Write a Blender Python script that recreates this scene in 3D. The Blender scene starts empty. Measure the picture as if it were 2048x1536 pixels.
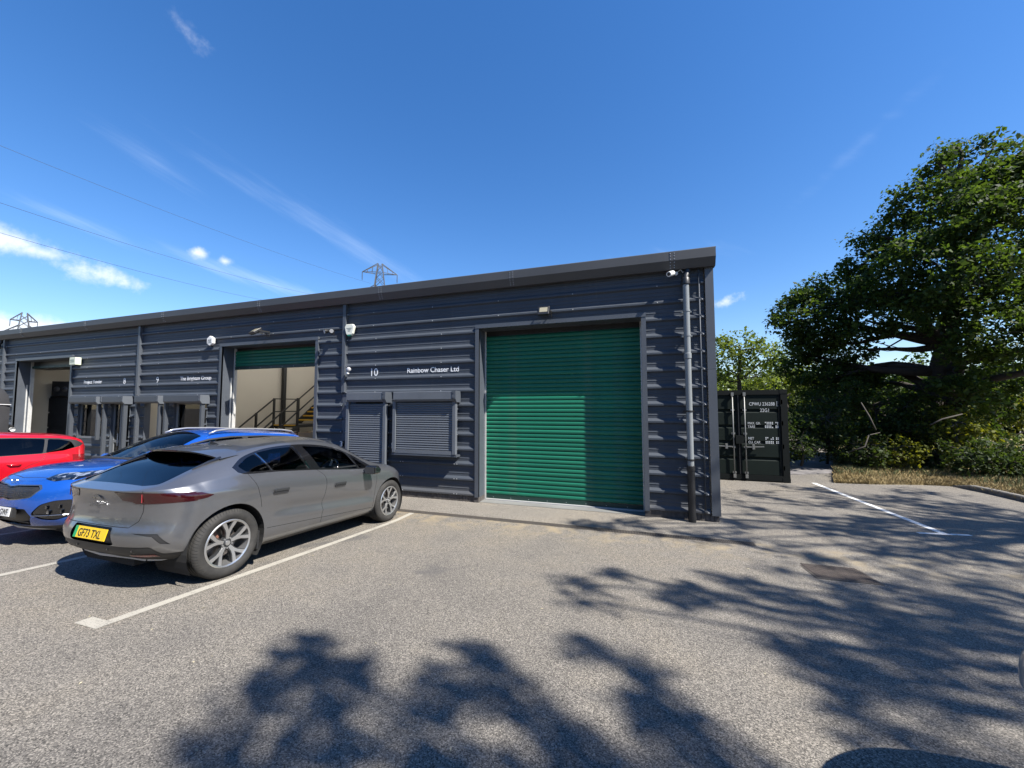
import bpy, bmesh, math, random
import numpy as np
from mathutils import Vector, Matrix

# ------------------------------------------------------------------ camera, sky, sun, exposure
SC = bpy.context.scene
COL = SC.collection
YAW, PITCH, ROLL, FPX = math.radians(18.341), math.radians(3.397), math.radians(-0.087), 775.0
CAM = Vector((1.019, -8.076, 1.919))
_F = Vector((-math.sin(YAW)*math.cos(PITCH), math.cos(YAW)*math.cos(PITCH), math.sin(PITCH)))
_R0 = Vector((math.cos(YAW), math.sin(YAW), 0)); _U0 = _R0.cross(_F)
_R = math.cos(ROLL)*_R0 + math.sin(ROLL)*_U0
_U = -math.sin(ROLL)*_R0 + math.cos(ROLL)*_U0
cd = bpy.data.cameras.new('camera'); cam = bpy.data.objects.new('camera', cd); COL.objects.link(cam)
cd.sensor_width = 36.0; cd.lens = FPX/2048*36; cd.clip_start = 0.05; cd.clip_end = 3000
cam.matrix_world = Matrix(((_R.x, _U.x, -_F.x, CAM.x), (_R.y, _U.y, -_F.y, CAM.y), (_R.z, _U.z, -_F.z, CAM.z), (0, 0, 0, 1)))
SC.camera = cam
SC.view_settings.view_transform = 'Standard'; SC.view_settings.look = 'None'
SC.view_settings.exposure = 1.3; SC.view_settings.gamma = 1.0; SC.view_settings.use_curve_mapping = False
SC.cycles.max_bounces = 8; SC.cycles.transparent_max_bounces = 16; SC.cycles.use_denoising = True
SC.cycles.sample_clamp_indirect = 6.0

TO_SUN = Vector((1.095, -0.37, 1.37)).normalized()
sun_el = math.asin(TO_SUN.z); sun_az = math.atan2(TO_SUN.x, TO_SUN.y)   # azimuth clockwise from +Y

def pix(px, py, dist):
    """a point of the place seen in the photograph at (px,py), `dist` metres away on the ground plan"""
    d = _F + _R*((px-1024)/FPX) + _U*((768-py)/FPX)
    return CAM + d*(dist/math.hypot(d.x, d.y))
def pixdir(px, py):
    return (_F + _R*((px-1024)/FPX) + _U*((768-py)/FPX)).normalized()

class NT:
    """small helper that writes node trees"""
    def __init__(s, tree): s.t = tree; s.n = tree.nodes; s.l = tree.links
    def new(s, typ, **kw):
        n = s.n.new(typ)
        for k, v in kw.items(): setattr(n, k, v)
        return n
    def put(s, sock, v):
        if isinstance(v, bpy.types.NodeSocket): s.l.new(v, sock)
        elif v is not None: sock.default_value = v
    def math(s, op, a, b=None, c=None, clamp=False):
        n = s.new('ShaderNodeMath', operation=op, use_clamp=clamp)
        s.put(n.inputs[0], a); s.put(n.inputs[1], b)
        if c is not None: s.put(n.inputs[2], c)
        return n.outputs[0]
    def vmath(s, op, a, b=None):
        n = s.new('ShaderNodeVectorMath', operation=op)
        s.put(n.inputs[0], a); s.put(n.inputs[1], b)
        return n.outputs['Value'] if op in ('DOT_PRODUCT', 'LENGTH') else n.outputs[0]
    def mix(s, f, a, b, blend='MIX'):
        n = s.new('ShaderNodeMix', data_type='RGBA', blend_type=blend)
        s.put(n.inputs[0], f); s.put(n.inputs[6], a); s.put(n.inputs[7], b)
        return n.outputs[2]
    def ramp(s, f, stops, interp='LINEAR'):
        n = s.new('ShaderNodeValToRGB'); n.color_ramp.interpolation = interp
        e = n.color_ramp.elements
        while len(e) < len(stops): e.new(0.5)
        for el, (p, c) in zip(e, stops):
            el.position = p; el.color = c if len(c) == 4 else (*c, 1)
        s.put(n.inputs[0], f)
        return n.outputs[0]
    def smooth(s, v, a, b):
        n = s.new('ShaderNodeMapRange', interpolation_type='SMOOTHSTEP')
        s.put(n.inputs[0], v); s.put(n.inputs[1], a); s.put(n.inputs[2], b)
        return n.outputs[0]
    def noise(s, vec, scale, detail=3, rough=.55, dist=0):
        n = s.new('ShaderNodeTexNoise')
        s.put(n.inputs['Vector'], vec)
        n.inputs['Scale'].default_value = scale; n.inputs['Detail'].default_value = detail
        n.inputs['Roughness'].default_value = rough; n.inputs['Distortion'].default_value = dist
        return n.outputs[0]
    def voro(s, vec, scale, feature='F1', out='Distance'):
        n = s.new('ShaderNodeTexVoronoi', feature=feature)
        s.put(n.inputs['Vector'], vec); n.inputs['Scale'].default_value = scale
        return n.outputs[out]
    def scale(s, vec, xyz):
        n = s.new('ShaderNodeVectorMath', operation='MULTIPLY')
        s.put(n.inputs[0], vec); n.inputs[1].default_value = xyz
        return n.outputs[0]

# ---- world: clear early-summer sky with a few small clouds and cirrus streaks
W = bpy.data.worlds.new('World'); SC.world = W; W.use_nodes = True
w = NT(W.node_tree); w.n.clear()
sky = w.new('ShaderNodeTexSky', sky_type='NISHITA')
sky.sun_disc = False; sky.sun_elevation = sun_el; sky.sun_rotation = sun_az
sky.altitude = 0; sky.air_density = 1.15; sky.dust_density = 0.25; sky.ozone_density = 2.2
dirv = w.new('ShaderNodeTexCoord').outputs['Generated']
skyc = w.new('ShaderNodeHueSaturation'); skyc.inputs['Saturation'].default_value = 1.25
w.put(skyc.inputs['Color'], w.mix(1.0, sky.outputs[0], (1.12, 1.14, 1.30, 1), 'MULTIPLY'))
n_puff = w.noise(dirv, 21, 6, .64)
_c = pixdir(500, 480); _r = Vector((_c.y, -_c.x, 0)).normalized(); _u = _r.cross(_c); _r, _u = _r*math.cos(-.38)+_u*math.sin(-.38), _u*math.cos(-.38)-_r*math.sin(-.38)
_v = w.new('ShaderNodeCombineXYZ')
for _i, (_a, _k) in enumerate(((_r, 3.0), (_u, 26.0), (_c, 5.0))): w.put(_v.inputs[_i], w.vmath('DOT_PRODUCT', dirv, tuple(_a*_k)))
n_cirr = w.noise(_v.outputs[0], 1.6, 4, .62)
def cloud_mask(n, px, py, wx, wy, tilt, lo, hi, warp=.55):
    """a soft ellipse of sky round a direction, its edge broken up by noise"""
    c = pixdir(px, py); r = Vector((c.y, -c.x, 0)).normalized(); u = r.cross(c)
    ct, st = math.cos(tilt), math.sin(tilt); r, u = r*ct+u*st, u*ct-r*st
    sc = FPX*FPX/(FPX*FPX+(px-1024)**2+(py-768)**2)**.5*1.25
    v = w.new('ShaderNodeCombineXYZ')
    w.put(v.inputs[0], w.vmath('DOT_PRODUCT', dirv, tuple(r*(sc/wx)))); w.put(v.inputs[1], w.vmath('DOT_PRODUCT', dirv, tuple(u*(sc/wy))))
    w.put(v.inputs[2], w.math('MULTIPLY', w.math('LESS_THAN', w.vmath('DOT_PRODUCT', dirv, tuple(c)), 0.2), 50.0))
    d = w.vmath('LENGTH', v.outputs[0])
    return w.smooth(w.math('SUBTRACT', w.math('MULTIPLY_ADD', n, 2*warp, 1.0-warp), d), lo, hi)
col = skyc.outputs[0]
puff = cirr = None
for a in [(186, 544, 66, 18, -.16, .15, 1.4, 1.2), (85, 505, 46, 14, -.1, .15, 1.5, 1.1), (5, 478, 42, 16, 0, .15, 1.3, 1.0), (372, 58, 34, 20, -.4, .5, 2.6, 1.1),
          (398, 507, 15, 11, 0, .15, 1.5, 1.2), (450, 523, 14, 9, 0, .15, 1.6, 1.2), (1446, 607, 34, 16, .25, .1, 1.3, 1.2), (60, 668, 190, 22, 0, .05, .9, .8)]:
    m = cloud_mask(n_puff, *a); puff = m if puff is None else w.math('MAXIMUM', puff, m)
for a in [(700, 485, 340, 30, -.42, .1, 2.0, .9), (520, 562, 190, 18, -.2, .05, 1.4, .8), (300, 315, 95, 30, -.35, .25, 2.4, .9), (120, 430, 110, 16, -.15, .3, 1.8, .9), (1720, 290, 130, 18, .6, .3, 3.0, .8), (1250, 540, 330, 60, .1, .3, 2.6, .8)]:
    m = cloud_mask(n_cirr, *a); cirr = m if cirr is None else w.math('MAXIMUM', cirr, m)
col = w.mix(w.math('MULTIPLY', cirr, .30), col, (6.6, 7.8, 9.6, 1))
col = w.mix(w.math('MULTIPLY', puff, .92), col, (8.0, 8.3, 8.9, 1))
bg = w.new('ShaderNodeBackground'); w.put(bg.inputs[0], col); bg.inputs[1].default_value = 0.063
w.l.new(bg.outputs[0], w.new('ShaderNodeOutputWorld').inputs[0])

sd = bpy.data.lights.new('sun', 'SUN'); sd.energy = 5.0; sd.angle = math.radians(0.55); sd.color = (1.0, .955, .885)
sun = bpy.data.objects.new('sun', sd); COL.objects.link(sun)
sun.rotation_euler = (-TO_SUN).to_track_quat('-Z', 'Y').to_euler(); sun.location = TO_SUN*60

# ------------------------------------------------------------------ helpers
rnd = random.Random(7)
def gz(y):
    """the yard falls towards the drain in front of the building"""
    t = max(0.0, -1.55 - y); t = min(t, 12.0)
    return -0.2 + 0.067*(t if t > .6 else t*t/1.2 + 0.0)*1.0 - (0.067*0.3 if t > .6 else 0)

def tag(o, label=None, cat=None, group=None, kind=None):
    if label: o['label'] = label
    if cat: o['category'] = cat
    if group: o['group'] = group
    if kind: o['kind'] = kind
    return o
def empty(name, loc=(0, 0, 0), rz=0.0, parent=None):
    o = bpy.data.objects.new(name, None); COL.objects.link(o)
    o.location = loc; o.rotation_euler = (0, 0, rz); o.empty_display_size = .2
    if parent: o.parent = parent
    return o
def link(name, me, parent=None):
    o = bpy.data.objects.new(name, me); COL.objects.link(o)
    if parent: o.parent = parent
    return o
def copy_tree(o, parent=None):
    c = o.copy(); COL.objects.link(c); c.parent = parent
    for ch in list(o.children): copy_tree(ch, c)
    return c

class MB:
    """collects shapes and links them as one mesh object"""
    def __init__(s): s.v = []; s.f = []
    def add(s, vs, fs):
        b = len(s.v); s.v += [tuple(p) for p in vs]; s.f += [tuple(i+b for i in f) for f in fs]; return s
    def box(s, x0, x1, y0, y1, z0, z1):
        return s.add([(x0, y0, z0), (x1, y0, z0), (x1, y1, z0), (x0, y1, z0), (x0, y0, z1), (x1, y0, z1), (x1, y1, z1), (x0, y1, z1)],
                     [(3, 2, 1, 0), (4, 5, 6, 7), (0, 1, 5, 4), (1, 2, 6, 5), (2, 3, 7, 6), (3, 0, 4, 7)])
    def obox(s, c, ax, ay, az, hx, hy, hz):
        c, ax, ay, az = Vector(c), Vector(ax).normalized()*hx, Vector(ay).normalized()*hy, Vector(az).normalized()*hz
        return s.add([c+ax*i+ay*j+az*k for k in (-1, 1) for i, j in ((-1, -1), (1, -1), (1, 1), (-1, 1))],
                     [(3, 2, 1, 0), (4, 5, 6, 7), (0, 1, 5, 4), (1, 2, 6, 5), (2, 3, 7, 6), (3, 0, 4, 7)])
    def bar(s, a, b, wd, ht=None):
        a, b = Vector(a), Vector(b); d = (b-a)
        ref = Vector((0, 0, 1)) if abs(d.normalized().z) < .95 else Vector((1, 0, 0))
        sx = d.cross(ref).normalized(); sy = sx.cross(d).normalized()
        return s.obox((a+b)/2, d, sx, sy, d.length/2, wd/2, (ht or wd)/2)
    def prism(s, poly, axis, a, b, caps=True):
        """poly in the two other axes (cyclic order), extruded along axis from a to b"""
        n = len(poly)
        def P(p, t):
            return {'x': (t, p[0], p[1]), 'y': (p[0], t, p[1]), 'z': (p[0], p[1], t)}[axis]
        fs = [(i, (i+1) % n, n+(i+1) % n, n+i) for i in range(n)]
        if caps: fs += [tuple(range(n))[::-1], tuple(range(n, 2*n))]
        return s.add([P(p, a) for p in poly]+[P(p, b) for p in poly], fs)
    def strip(s, prof, axis, a, b):
        """open profile extruded"""
        n = len(prof)
        def P(p, t):
            return {'x': (t, p[0], p[1]), 'y': (p[0], t, p[1]), 'z': (p[0], p[1], t)}[axis]
        return s.add([P(p, a) for p in prof]+[P(p, b) for p in prof], [(i, i+1, n+i+1, n+i) for i in range(n-1)])
    def tube(s, pts, r, n=8, cap=True):
        pts = [Vector(p) for p in pts]; rs = r if hasattr(r, '__len__') else [r]*len(pts)
        base = len(s.v); prev = None
        for i, p in enumerate(pts):
            d = (pts[min(i+1, len(pts)-1)]-pts[max(i-1, 0)]).normalized()
            if prev is None:
                ref = Vector((0, 0, 1)) if abs(d.z) < .9 else Vector((1, 0, 0)); sx = d.cross(ref).normalized()
            else:
                sx = (prev-d*prev.dot(d)).normalized()
            prev = sx; sy = d.cross(sx)
            for k in range(n):
                a = 2*math.pi*k/n; q = p+(sx*math.cos(a)+sy*math.sin(a))*rs[i]; s.v.append(tuple(q))
        for i in range(len(pts)-1):
            for k in range(n):
                a, b = base+i*n+k, base+i*n+(k+1) % n; s.f.append((a, b, b+n, a+n))
        if cap:
            s.f.append(tuple(base+k for k in range(n))[::-1]); e = base+(len(pts)-1)*n; s.f.append(tuple(e+k for k in range(n)))
        return s
    def lathe(s, prof, n=32, axis='y', c=(0, 0, 0), closed=False):
        """prof: (radius, along axis)"""
        base = len(s.v); m = len(prof)
        for k in range(n):
            a = 2*math.pi*k/n; ca, sa = math.cos(a), math.sin(a)
            for r, t in prof:
                p = {'y': (r*ca, t, r*sa), 'z': (r*ca, r*sa, t), 'x': (t, r*ca, r*sa)}[axis]
                s.v.append((p[0]+c[0], p[1]+c[1], p[2]+c[2]))
        for k in range(n):
            k2 = (k+1) % n
            for j in range(m-1 if not closed else m):
                j2 = (j+1) % m
                s.f.append((base+k*m+j, base+k*m+j2, base+k2*m+j2, base+k2*m+j))
        return s
    def mesh(s, name, mat, smooth=False, angle=None, fix=True):
        me = bpy.data.meshes.new(name); me.from_pydata(s.v, [], s.f)
        if fix:
            bm = bmesh.new(); bm.from_mesh(me); bmesh.ops.recalc_face_normals(bm, faces=bm.faces[:]); bm.to_mesh(me); bm.free()
        if mat: me.materials.append(mat)
        if smooth or angle:
            me.shade_smooth()
            if angle: me.set_sharp_from_angle(angle=math.radians(angle))
        me.update(); return me
    def build(s, name, mat, parent=None, smooth=False, angle=None, fix=True):
        return link(name, s.mesh(name, mat, smooth, angle, fix), parent)

def bevel(o, w=.01, seg=2, ang=40):
    m = o.modifiers.new('bevel', 'BEVEL'); m.width = w; m.segments = seg; m.limit_method = 'ANGLE'; m.angle_limit = math.radians(ang); m.harden_normals = False
    return o

# ------------------------------------------------------------------ materials
MATS = {}
ALB = .8          # overall trim of the reflectances below
def mat(name, color, rough=.5, metal=0.0, var=0.0, vscale=6.0, bump=0.0, bscale=60.0, coat=0.0, spec=.5, **kw):
    if name in MATS: return MATS[name]
    color = tuple(c*ALB for c in color)
    m = bpy.data.materials.new(name); m.use_nodes = True; MATS[name] = m
    t = NT(m.node_tree); p = t.n['Principled BSDF']
    p.inputs['Base Color'].default_value = (*color, 1); p.inputs['Roughness'].default_value = rough; p.inputs['Metallic'].default_value = metal
    p.inputs['Coat Weight'].default_value = coat; p.inputs['Coat Roughness'].default_value = .04; p.inputs['Specular IOR Level'].default_value = spec
    if var or bump:
        co = t.new('ShaderNodeTexCoord').outputs['Object']
        if var:
            n = t.noise(co, vscale, 5, .6)
            c2 = tuple(min(1, c*(1+var)) for c in color); c1 = tuple(c*(1-var) for c in color)
            t.put(p.inputs['Base Color'], t.ramp(n, [(.3, c1), (.7, c2)]))
            t.put(p.inputs['Roughness'], t.math('ADD', rough-.12*min(1, var*3), t.math('MULTIPLY', n, .24*min(1, var*3))))
        if bump:
            b = t.new('ShaderNodeBump'); b.inputs['Strength'].default_value = bump; b.inputs['Distance'].default_value = .01
            t.put(b.inputs['Height'], t.noise(co, bscale, 4, .6)); t.put(p.inputs['Normal'], b.outputs[0])
    for k, v in kw.items(): p.inputs[k].default_value = v
    return m
def glass(name, tint, rough=.0, refl=1.0):
    if name in MATS: return MATS[name]
    m = bpy.data.materials.new(name); m.use_nodes = True; MATS[name] = m
    t = NT(m.node_tree); t.n.clear()
    tr = t.new('ShaderNodeBsdfTransparent'); tr.inputs[0].default_value = (*tint, 1)
    gl = t.new('ShaderNodeBsdfGlossy'); gl.inputs['Roughness'].default_value = rough
    fr = t.new('ShaderNodeFresnel'); fr.inputs[0].default_value = 1.5
    mx = t.new('ShaderNodeMixShader'); t.put(mx.inputs[0], t.math('MULTIPLY', fr.outputs[0], refl)); t.l.new(tr.outputs[0], mx.inputs[1]); t.l.new(gl.outputs[0], mx.inputs[2])
    t.l.new(mx.outputs[0], t.new('ShaderNodeOutputMaterial').inputs[0])
    return m
def car_paint(name, color, metal=.55, rough=.34, flake=.25, dust=.12):
    if name in MATS: return MATS[name]
    m = mat(name, color, rough, metal, coat=1.0); color = tuple(c*ALB for c in color)
    t = NT(m.node_tree); p = t.n['Principled BSDF']; co = t.new('ShaderNodeTexCoord').outputs['Object']
    fl = t.voro(co, 700, out='Color')
    n = t.noise(co, 2.3, 5, .6)
    g = t.new('ShaderNodeSeparateColor'); t.put(g.inputs[0], fl)
    c = t.mix(t.math('MULTIPLY', g.outputs[0], flake), (*color, 1), (*[min(1, x*1.9) for x in color], 1))
    sx = t.new('ShaderNodeSeparateXYZ'); t.put(sx.inputs[0], co)
    low = t.smooth(sx.outputs[2], .75, .2)                   # road dust on the lower panels
    c = t.mix(t.math('MULTIPLY', t.math('MULTIPLY', t.math('ADD', low, .25), t.smooth(n, .35, .75)), dust*3), c, (.15, .135, .115, 1))
    t.put(p.inputs['Base Color'], c)
    t.put(p.inputs['Coat Roughness'], t.math('MULTIPLY', t.math('ADD', t.math('MULTIPLY', low, .8), n), .05))
    return m

def text_mesh(s, size, mat_, extrude=.002, spacing=1.0, align='LEFT', xscale=1.0, bold=0.0):
    cu = bpy.data.curves.new('lettering', 'FONT'); cu.body = s; cu.size = size; cu.extrude = extrude; cu.offset = bold; cu.space_character = spacing; cu.align_x = align; cu.align_y = 'BOTTOM_BASELINE'; cu.resolution_u = 4
    o = bpy.data.objects.new('lettering', cu); COL.objects.link(o)
    dg = bpy.context.evaluated_depsgraph_get(); me = bpy.data.meshes.new_from_object(o.evaluated_get(dg))
    bpy.data.objects.remove(o); bpy.data.curves.remove(cu)
    if xscale != 1.0: me.transform(Matrix.Diagonal((xscale, 1, 1, 1)))
    me.materials.clear(); me.materials.append(mat_)
    return me
def lettering(name, s, size, mat_, M, parent, **kw):
    """M maps text plane (x right, y up, z out) into the parent's space"""
    me = text_mesh(s, size, mat_, **kw); me.transform(M)
    return link(name, me, parent)
FACE_CAM = Matrix(((1, 0, 0, 0), (0, 0, -1, 0), (0, 1, 0, 0), (0, 0, 0, 1)))      # text upright, facing -Y
# ------------------------------------------------------------------ ground
def asphalt_mat(name, tone=1.0, fine=1.0, sand=True):
    m = bpy.data.materials.new(name); m.use_nodes = True; t = NT(m.node_tree); p = t.n['Principled BSDF']
    co = t.new('ShaderNodeTexCoord').outputs['Object']
    v1 = t.voro(co, 150*fine, out='Color'); s1 = t.new('ShaderNodeSeparateColor'); t.put(s1.inputs[0], v1)
    n1 = t.noise(co, 95*fine, 3, .7); n2 = t.noise(co, 1.1, 6, .62); n3 = t.noise(co, .22, 4, .6); n4 = t.noise(co, 22, 4, .65)
    k = t.math('ADD', t.math('MULTIPLY', s1.outputs[0], .55), t.math('MULTIPLY', n1, .45))
    c = t.ramp(k, [(.22, (.06*tone, .054*tone, .046*tone)), (.46, (.200*tone, .181*tone, .155*tone)), (.64, (.285*tone, .257*tone, .217*tone)), (.86, (.58*tone, .522*tone, .435*tone))])
    big = t.ramp(t.math('ADD', t.math('MULTIPLY', n2, .5), t.math('MULTIPLY', n3, .5)), [(.33, (.72, .73, .76)), (.5, (1, 1, 1)), (.68, (1.16, 1.12, 1.04))])
    c = t.mix(1.0, c, big, 'MULTIPLY')
    c = t.mix(t.math('MULTIPLY', t.smooth(n4, .62, .75), .35), c, (.075, .072, .07, 1))
    # dark oil drips and old tyre scuffs with shapes of their own
    st = t.noise(co, .75, 3, .5, .6)
    c = t.mix(t.math('MULTIPLY', t.smooth(st, .63, .73), .5), c, (.05, .05, .052, 1))
    if sand:
        sx = t.new('ShaderNodeSeparateXYZ'); t.put(sx.inputs[0], co)
        band = t.math('MULTIPLY', t.smooth(sx.outputs[1], -2.1, -1.35), t.smooth(sx.outputs[1], -.95, -1.15))
        c = t.mix(t.math('MULTIPLY', t.math('MULTIPLY', band, t.smooth(t.noise(co, 2.6, 5, .6), .45, .68)), .75), c, (.25, .20, .125, 1))
    t.put(p.inputs['Base Color'], c); p.inputs['Roughness'].default_value = .88; p.inputs['Specular IOR Level'].default_value = .35
    b = t.new('ShaderNodeBump'); b.inputs['Strength'].default_value = .55; b.inputs['Distance'].default_value = .006
    t.put(b.inputs['Height'], k); t.put(p.inputs['Normal'], b.outputs[0])
    return m
M_asphalt = asphalt_mat('worn_asphalt', .58); M_apron = asphalt_mat('fine_asphalt', .68, 1.5, False); M_dark_asphalt = asphalt_mat('newer_asphalt', .5, 1.2, False)
ys = [-400, -100, -30, -13.55, -11, -8, -6, -4.5, -3.5, -2.8, -2.4, -2.15, -2.0, -1.9, -1.8, -1.7, -1.55, -1.0, 0, 3, 8, 30, 100, 400]
xs = [-400, -60, -25, -12, -6, 0, 3, 6, 12, 30, 100, 400]
g = MB(); g.add([(x, y, gz(y)) for y in ys for x in xs], [(j*len(xs)+i, j*len(xs)+i+1, (j+1)*len(xs)+i+1, (j+1)*len(xs)+i) for j in range(len(ys)-1) for i in range(len(xs)-1)])
ground = tag(g.build('ground', M_asphalt, smooth=True), 'worn grey asphalt yard sloping towards the building', kind='structure')
ap = MB().add([(-24, -1.03, -.196), (2.62, -1.03, -.196), (2.62, 1.2, -.196), (-24, 1.2, -.196)], [(0, 1, 2, 3)])
tag(ap.build('apron', M_apron), 'finer paler asphalt apron between drain and building', kind='structure')

def pz(px, py, z=-.2):
    d = _F + _R*((px-1024)/FPX) + _U*((768-py)/FPX); return CAM + d*((z-CAM.z)/d.z)

# white bay lines
mw = bpy.data.materials.new('worn_line_paint'); mw.use_nodes = True; t = NT(mw.node_tree); p = t.n['Principled BSDF']
co = t.new('ShaderNodeTexCoord').outputs['Object']
n1 = t.noise(co, 90, 4, .7); n2 = t.noise(co, 3, 4, .6)
k = t.smooth(t.math('ADD', n1, t.math('MULTIPLY', t.math('SUBTRACT', n2, .5), .5)), .33, .46)
t.put(p.inputs['Base Color'], t.mix(k, (.10, .093, .08, 1), (.30, .28, .235, 1))); p.inputs['Roughness'].default_value = .75
mw2 = mat('fresh_line_paint', (.72, .71, .67), .7, var=.12, vscale=20)
def bay_line(name, pts, wd, label, mw=mw):
    """pts: list of (x,y) centre line; lies 4 mm on the asphalt"""
    m = MB()
    for (x0, y0), (x1, y1) in zip(pts, pts[1:]):
        d = Vector((x1-x0, y1-y0)); n = max(1, int(d.length/.25)); s = Vector((-d.y, d.x)).normalized()*wd/2
        vs = []
        for i in range(n+1):
            q = Vector((x0, y0))+d*i/n
            for sg in (1, -1): vs.append((q.x+s.x*sg, q.y+s.y*sg, gz(q.y+s.y*sg)+.004))
        m.add(vs, [(2*i, 2*i+1, 2*i+3, 2*i+2) for i in range(n)])
    return tag(m.build(name, mw), label, kind='structure')
bay_line('parking_line', [(-3.37, -5.88), (-3.37, -1.2)], .1, 'white bay line along the right of the grey car')
bay_line('parking_line', [(-3.62, -5.94), (-3.32, -5.94)], .12, 'short white foot at the near end of the bay line')
for x in (-5.79, -8.22, -10.64, -13.06):
    bay_line('parking_line', [(x, -5.9), (x, -1.2)], .1, 'white bay line between the parked cars')
a, b = pz(1627, 966), pz(1886, 1067)
bay_line('parking_line', [(a.x, a.y), (b.x, b.y)], .11, 'white line running back beside the container', mw2)
c1, c2 = pz(1835, 1066), pz(1942, 1071)
bay_line('parking_line', [(c1.x, c1.y), (c2.x, c2.y)], .075, 'short white cross bar at the near end of the line', mw2)

# drainage channel with its slotted grate
M_iron = mat('rusty_iron', (.10, .085, .07), .75, .3, var=.35, vscale=20)
M_black = mat('void_black', (.008, .008, .009), .9)
dr = empty('drain_channel', (-2.5, -1.1, -.2)); tag(dr, 'slotted drainage channel set in the asphalt along the apron', 'drain')
MB().box(-8, 5.15, -.075, .075, -.03, .0015).build('channel', M_black, dr)
f = MB(); f.box(-8, 5.15, -.082, -.066, -.02, .005); f.box(-8, 5.15, .066, .082, -.02, .005); f.build('edge_rail', M_iron, dr)
s = MB()
for i in range(520): s.box(-8+i*.0253, -8+i*.0253+.012, -.067, .067, -.01, .0045)
tag(s.build('grate_bars', M_iron, dr), kind='stuff')

# access cover
q = pz(1674, 1146, gz(-2.05)); cv = empty('access_cover', (q.x, q.y, gz(q.y)), math.radians(2))
tag(cv, 'rusty iron access cover set in the asphalt under the tree shadow', 'manhole cover')
cv.rotation_euler.x = -math.atan(.067); cv.scale = (.84, .84, 1)
M_cover = mat('rust_brown_iron', (.085, .068, .057), .8, .1, var=.4, vscale=14)
MB().box(-.4, .4, -.36, .36, -.05, .006).build('frame', M_iron, cv)
for sx in (-1, 1):
    MB().box(*(sorted((sx*.012, sx*.365))), -.32, .32, -.04, .009).build('plate', M_cover, cv)
st = MB()
for i in range(18):
    for j in range(16):
        x, y = -.35+i*.0412, -.3+j*.04
        if abs(x) < .02: continue
        if (i+j) % 2: st.box(x-.016, x+.016, y-.006, y+.006, .006, .014)
        else: st.box(x-.006, x+.006, y-.016, y+.016, .006, .014)
tag(st.build('tread_studs', M_cover, cv), kind='stuff')
for sx in (-.2, .2): MB().lathe([(.0, .012), (.022, .012), (.022, .004)], 10, 'z', (sx, .2, 0)).build('key_hole', M_black, cv)

# dry grass verge, path and kerb beyond the container
edge = [(1668, 966), (1700, 967.5), (1740, 969), (1850, 970.5), (1905, 973), (1975, 987), (2048, 1004), (2150, 1030)]
E_ = [pz(*e) for e in edge]
Mg = bpy.data.materials.new('dry_soil_grass'); Mg.use_nodes = True; t = NT(Mg.node_tree); p = t.n['Principled BSDF']
co = t.new('ShaderNodeTexCoord').outputs['Object']
n = t.noise(co, 1.6, 6, .65); n2 = t.noise(co, 40, 3, .7)
c = t.ramp(t.math('ADD', t.math('MULTIPLY', n, .6), t.math('MULTIPLY', n2, .4)), [(.35, (.07, .06, .03)), (.5, (.22, .17, .08)), (.66, (.34, .26, .12))])
t.put(p.inputs['Base Color'], c); p.inputs['Roughness'].default_value = .95
b = t.new('ShaderNodeBump'); b.inputs['Strength'].default_value = .8; b.inputs['Distance'].default_value = .03; t.put(b.inputs['Height'], n2); t.put(p.inputs['Normal'], b.outputs[0])
def verge_z(q, k):
    return -.2 + (.05 if k == 0 else .09 + .045*k)
vg = MB(); rows = 9; nc = len(E_)*6-5; pts = []
for i in range(nc):
    u = i/6; a = min(int(u), len(E_)-2); pts.append(E_[a].lerp(E_[a+1], u-a))
for k in range(rows):
    for q in pts:
        d = Vector((q.x-CAM.x, q.y-CAM.y, 0)).normalized()
        r = q + d*(k*k*.35)
        vg.v.append((r.x, r.y, -.205 + (0 if k == 0 else .06+.012*k*k*.35) + rnd.uniform(-.02, .02)*(k > 0)))
vg.f = [(k*nc+i, k*nc+i+1, (k+1)*nc+i+1, (k+1)*nc+i) for k in range(rows-1) for i in range(nc-1)]
verge = tag(vg.build('grass_verge', Mg, smooth=True), 'dry yellow grass verge in front of the trees', kind='structure')
VG = np.array(vg.v).reshape(rows, nc, 3)
# blades
def blades(name, n, fn, hmin, hmax, wd, mt, seed):
    r = np.random.default_rng(seed); P = fn(r, n); h = r.uniform(hmin, hmax, n); a = r.uniform(0, 6.283, n); ln = r.uniform(.1, .7, n)*h; wa = r.uniform(0, 6.283, n)
    V = np.empty((n, 4, 3)); dx, dy = np.cos(a)*wd, np.sin(a)*wd
    V[:, 0] = P; V[:, 0, 0] -= dx; V[:, 0, 1] -= dy; V[:, 1] = P; V[:, 1, 0] += dx; V[:, 1, 1] += dy
    mid = P.copy(); mid[:, 0] += np.cos(wa)*ln*.35; mid[:, 1] += np.sin(wa)*ln*.35; mid[:, 2] += h*.6
    V[:, 2] = mid; V[:, 2, 0] += dx*.7; V[:, 2, 1] += dy*.7
    V[:, 3] = P; V[:, 3, 0] += np.cos(wa)*ln; V[:, 3, 1] += np.sin(wa)*ln; V[:, 3, 2] += h
    me = bpy.data.meshes.new(name); F = [(4*i, 4*i+1, 4*i+2) for i in range(n)]+[(4*i, 4*i+2, 4*i+3) for i in range(n)]
    me.from_pydata(V.reshape(-1, 3).tolist(), [], F); me.materials.append(mt); return link(name, me)
def on_verge(r, n, k0=0.2, k1=5.5, pw=1.0):
    k = k0+(k1-k0)*r.random(n)**pw; i = r.random(n)*(nc-1.001); a = k.astype(int); b = i.astype(int); fa, fb = (k-a)[:, None], (i-b)[:, None]
    return VG[a, b]*(1-fa)*(1-fb)+VG[a+1, b]*fa*(1-fb)+VG[a, b+1]*(1-fa)*fb+VG[a+1, b+1]*fa*fb
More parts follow.
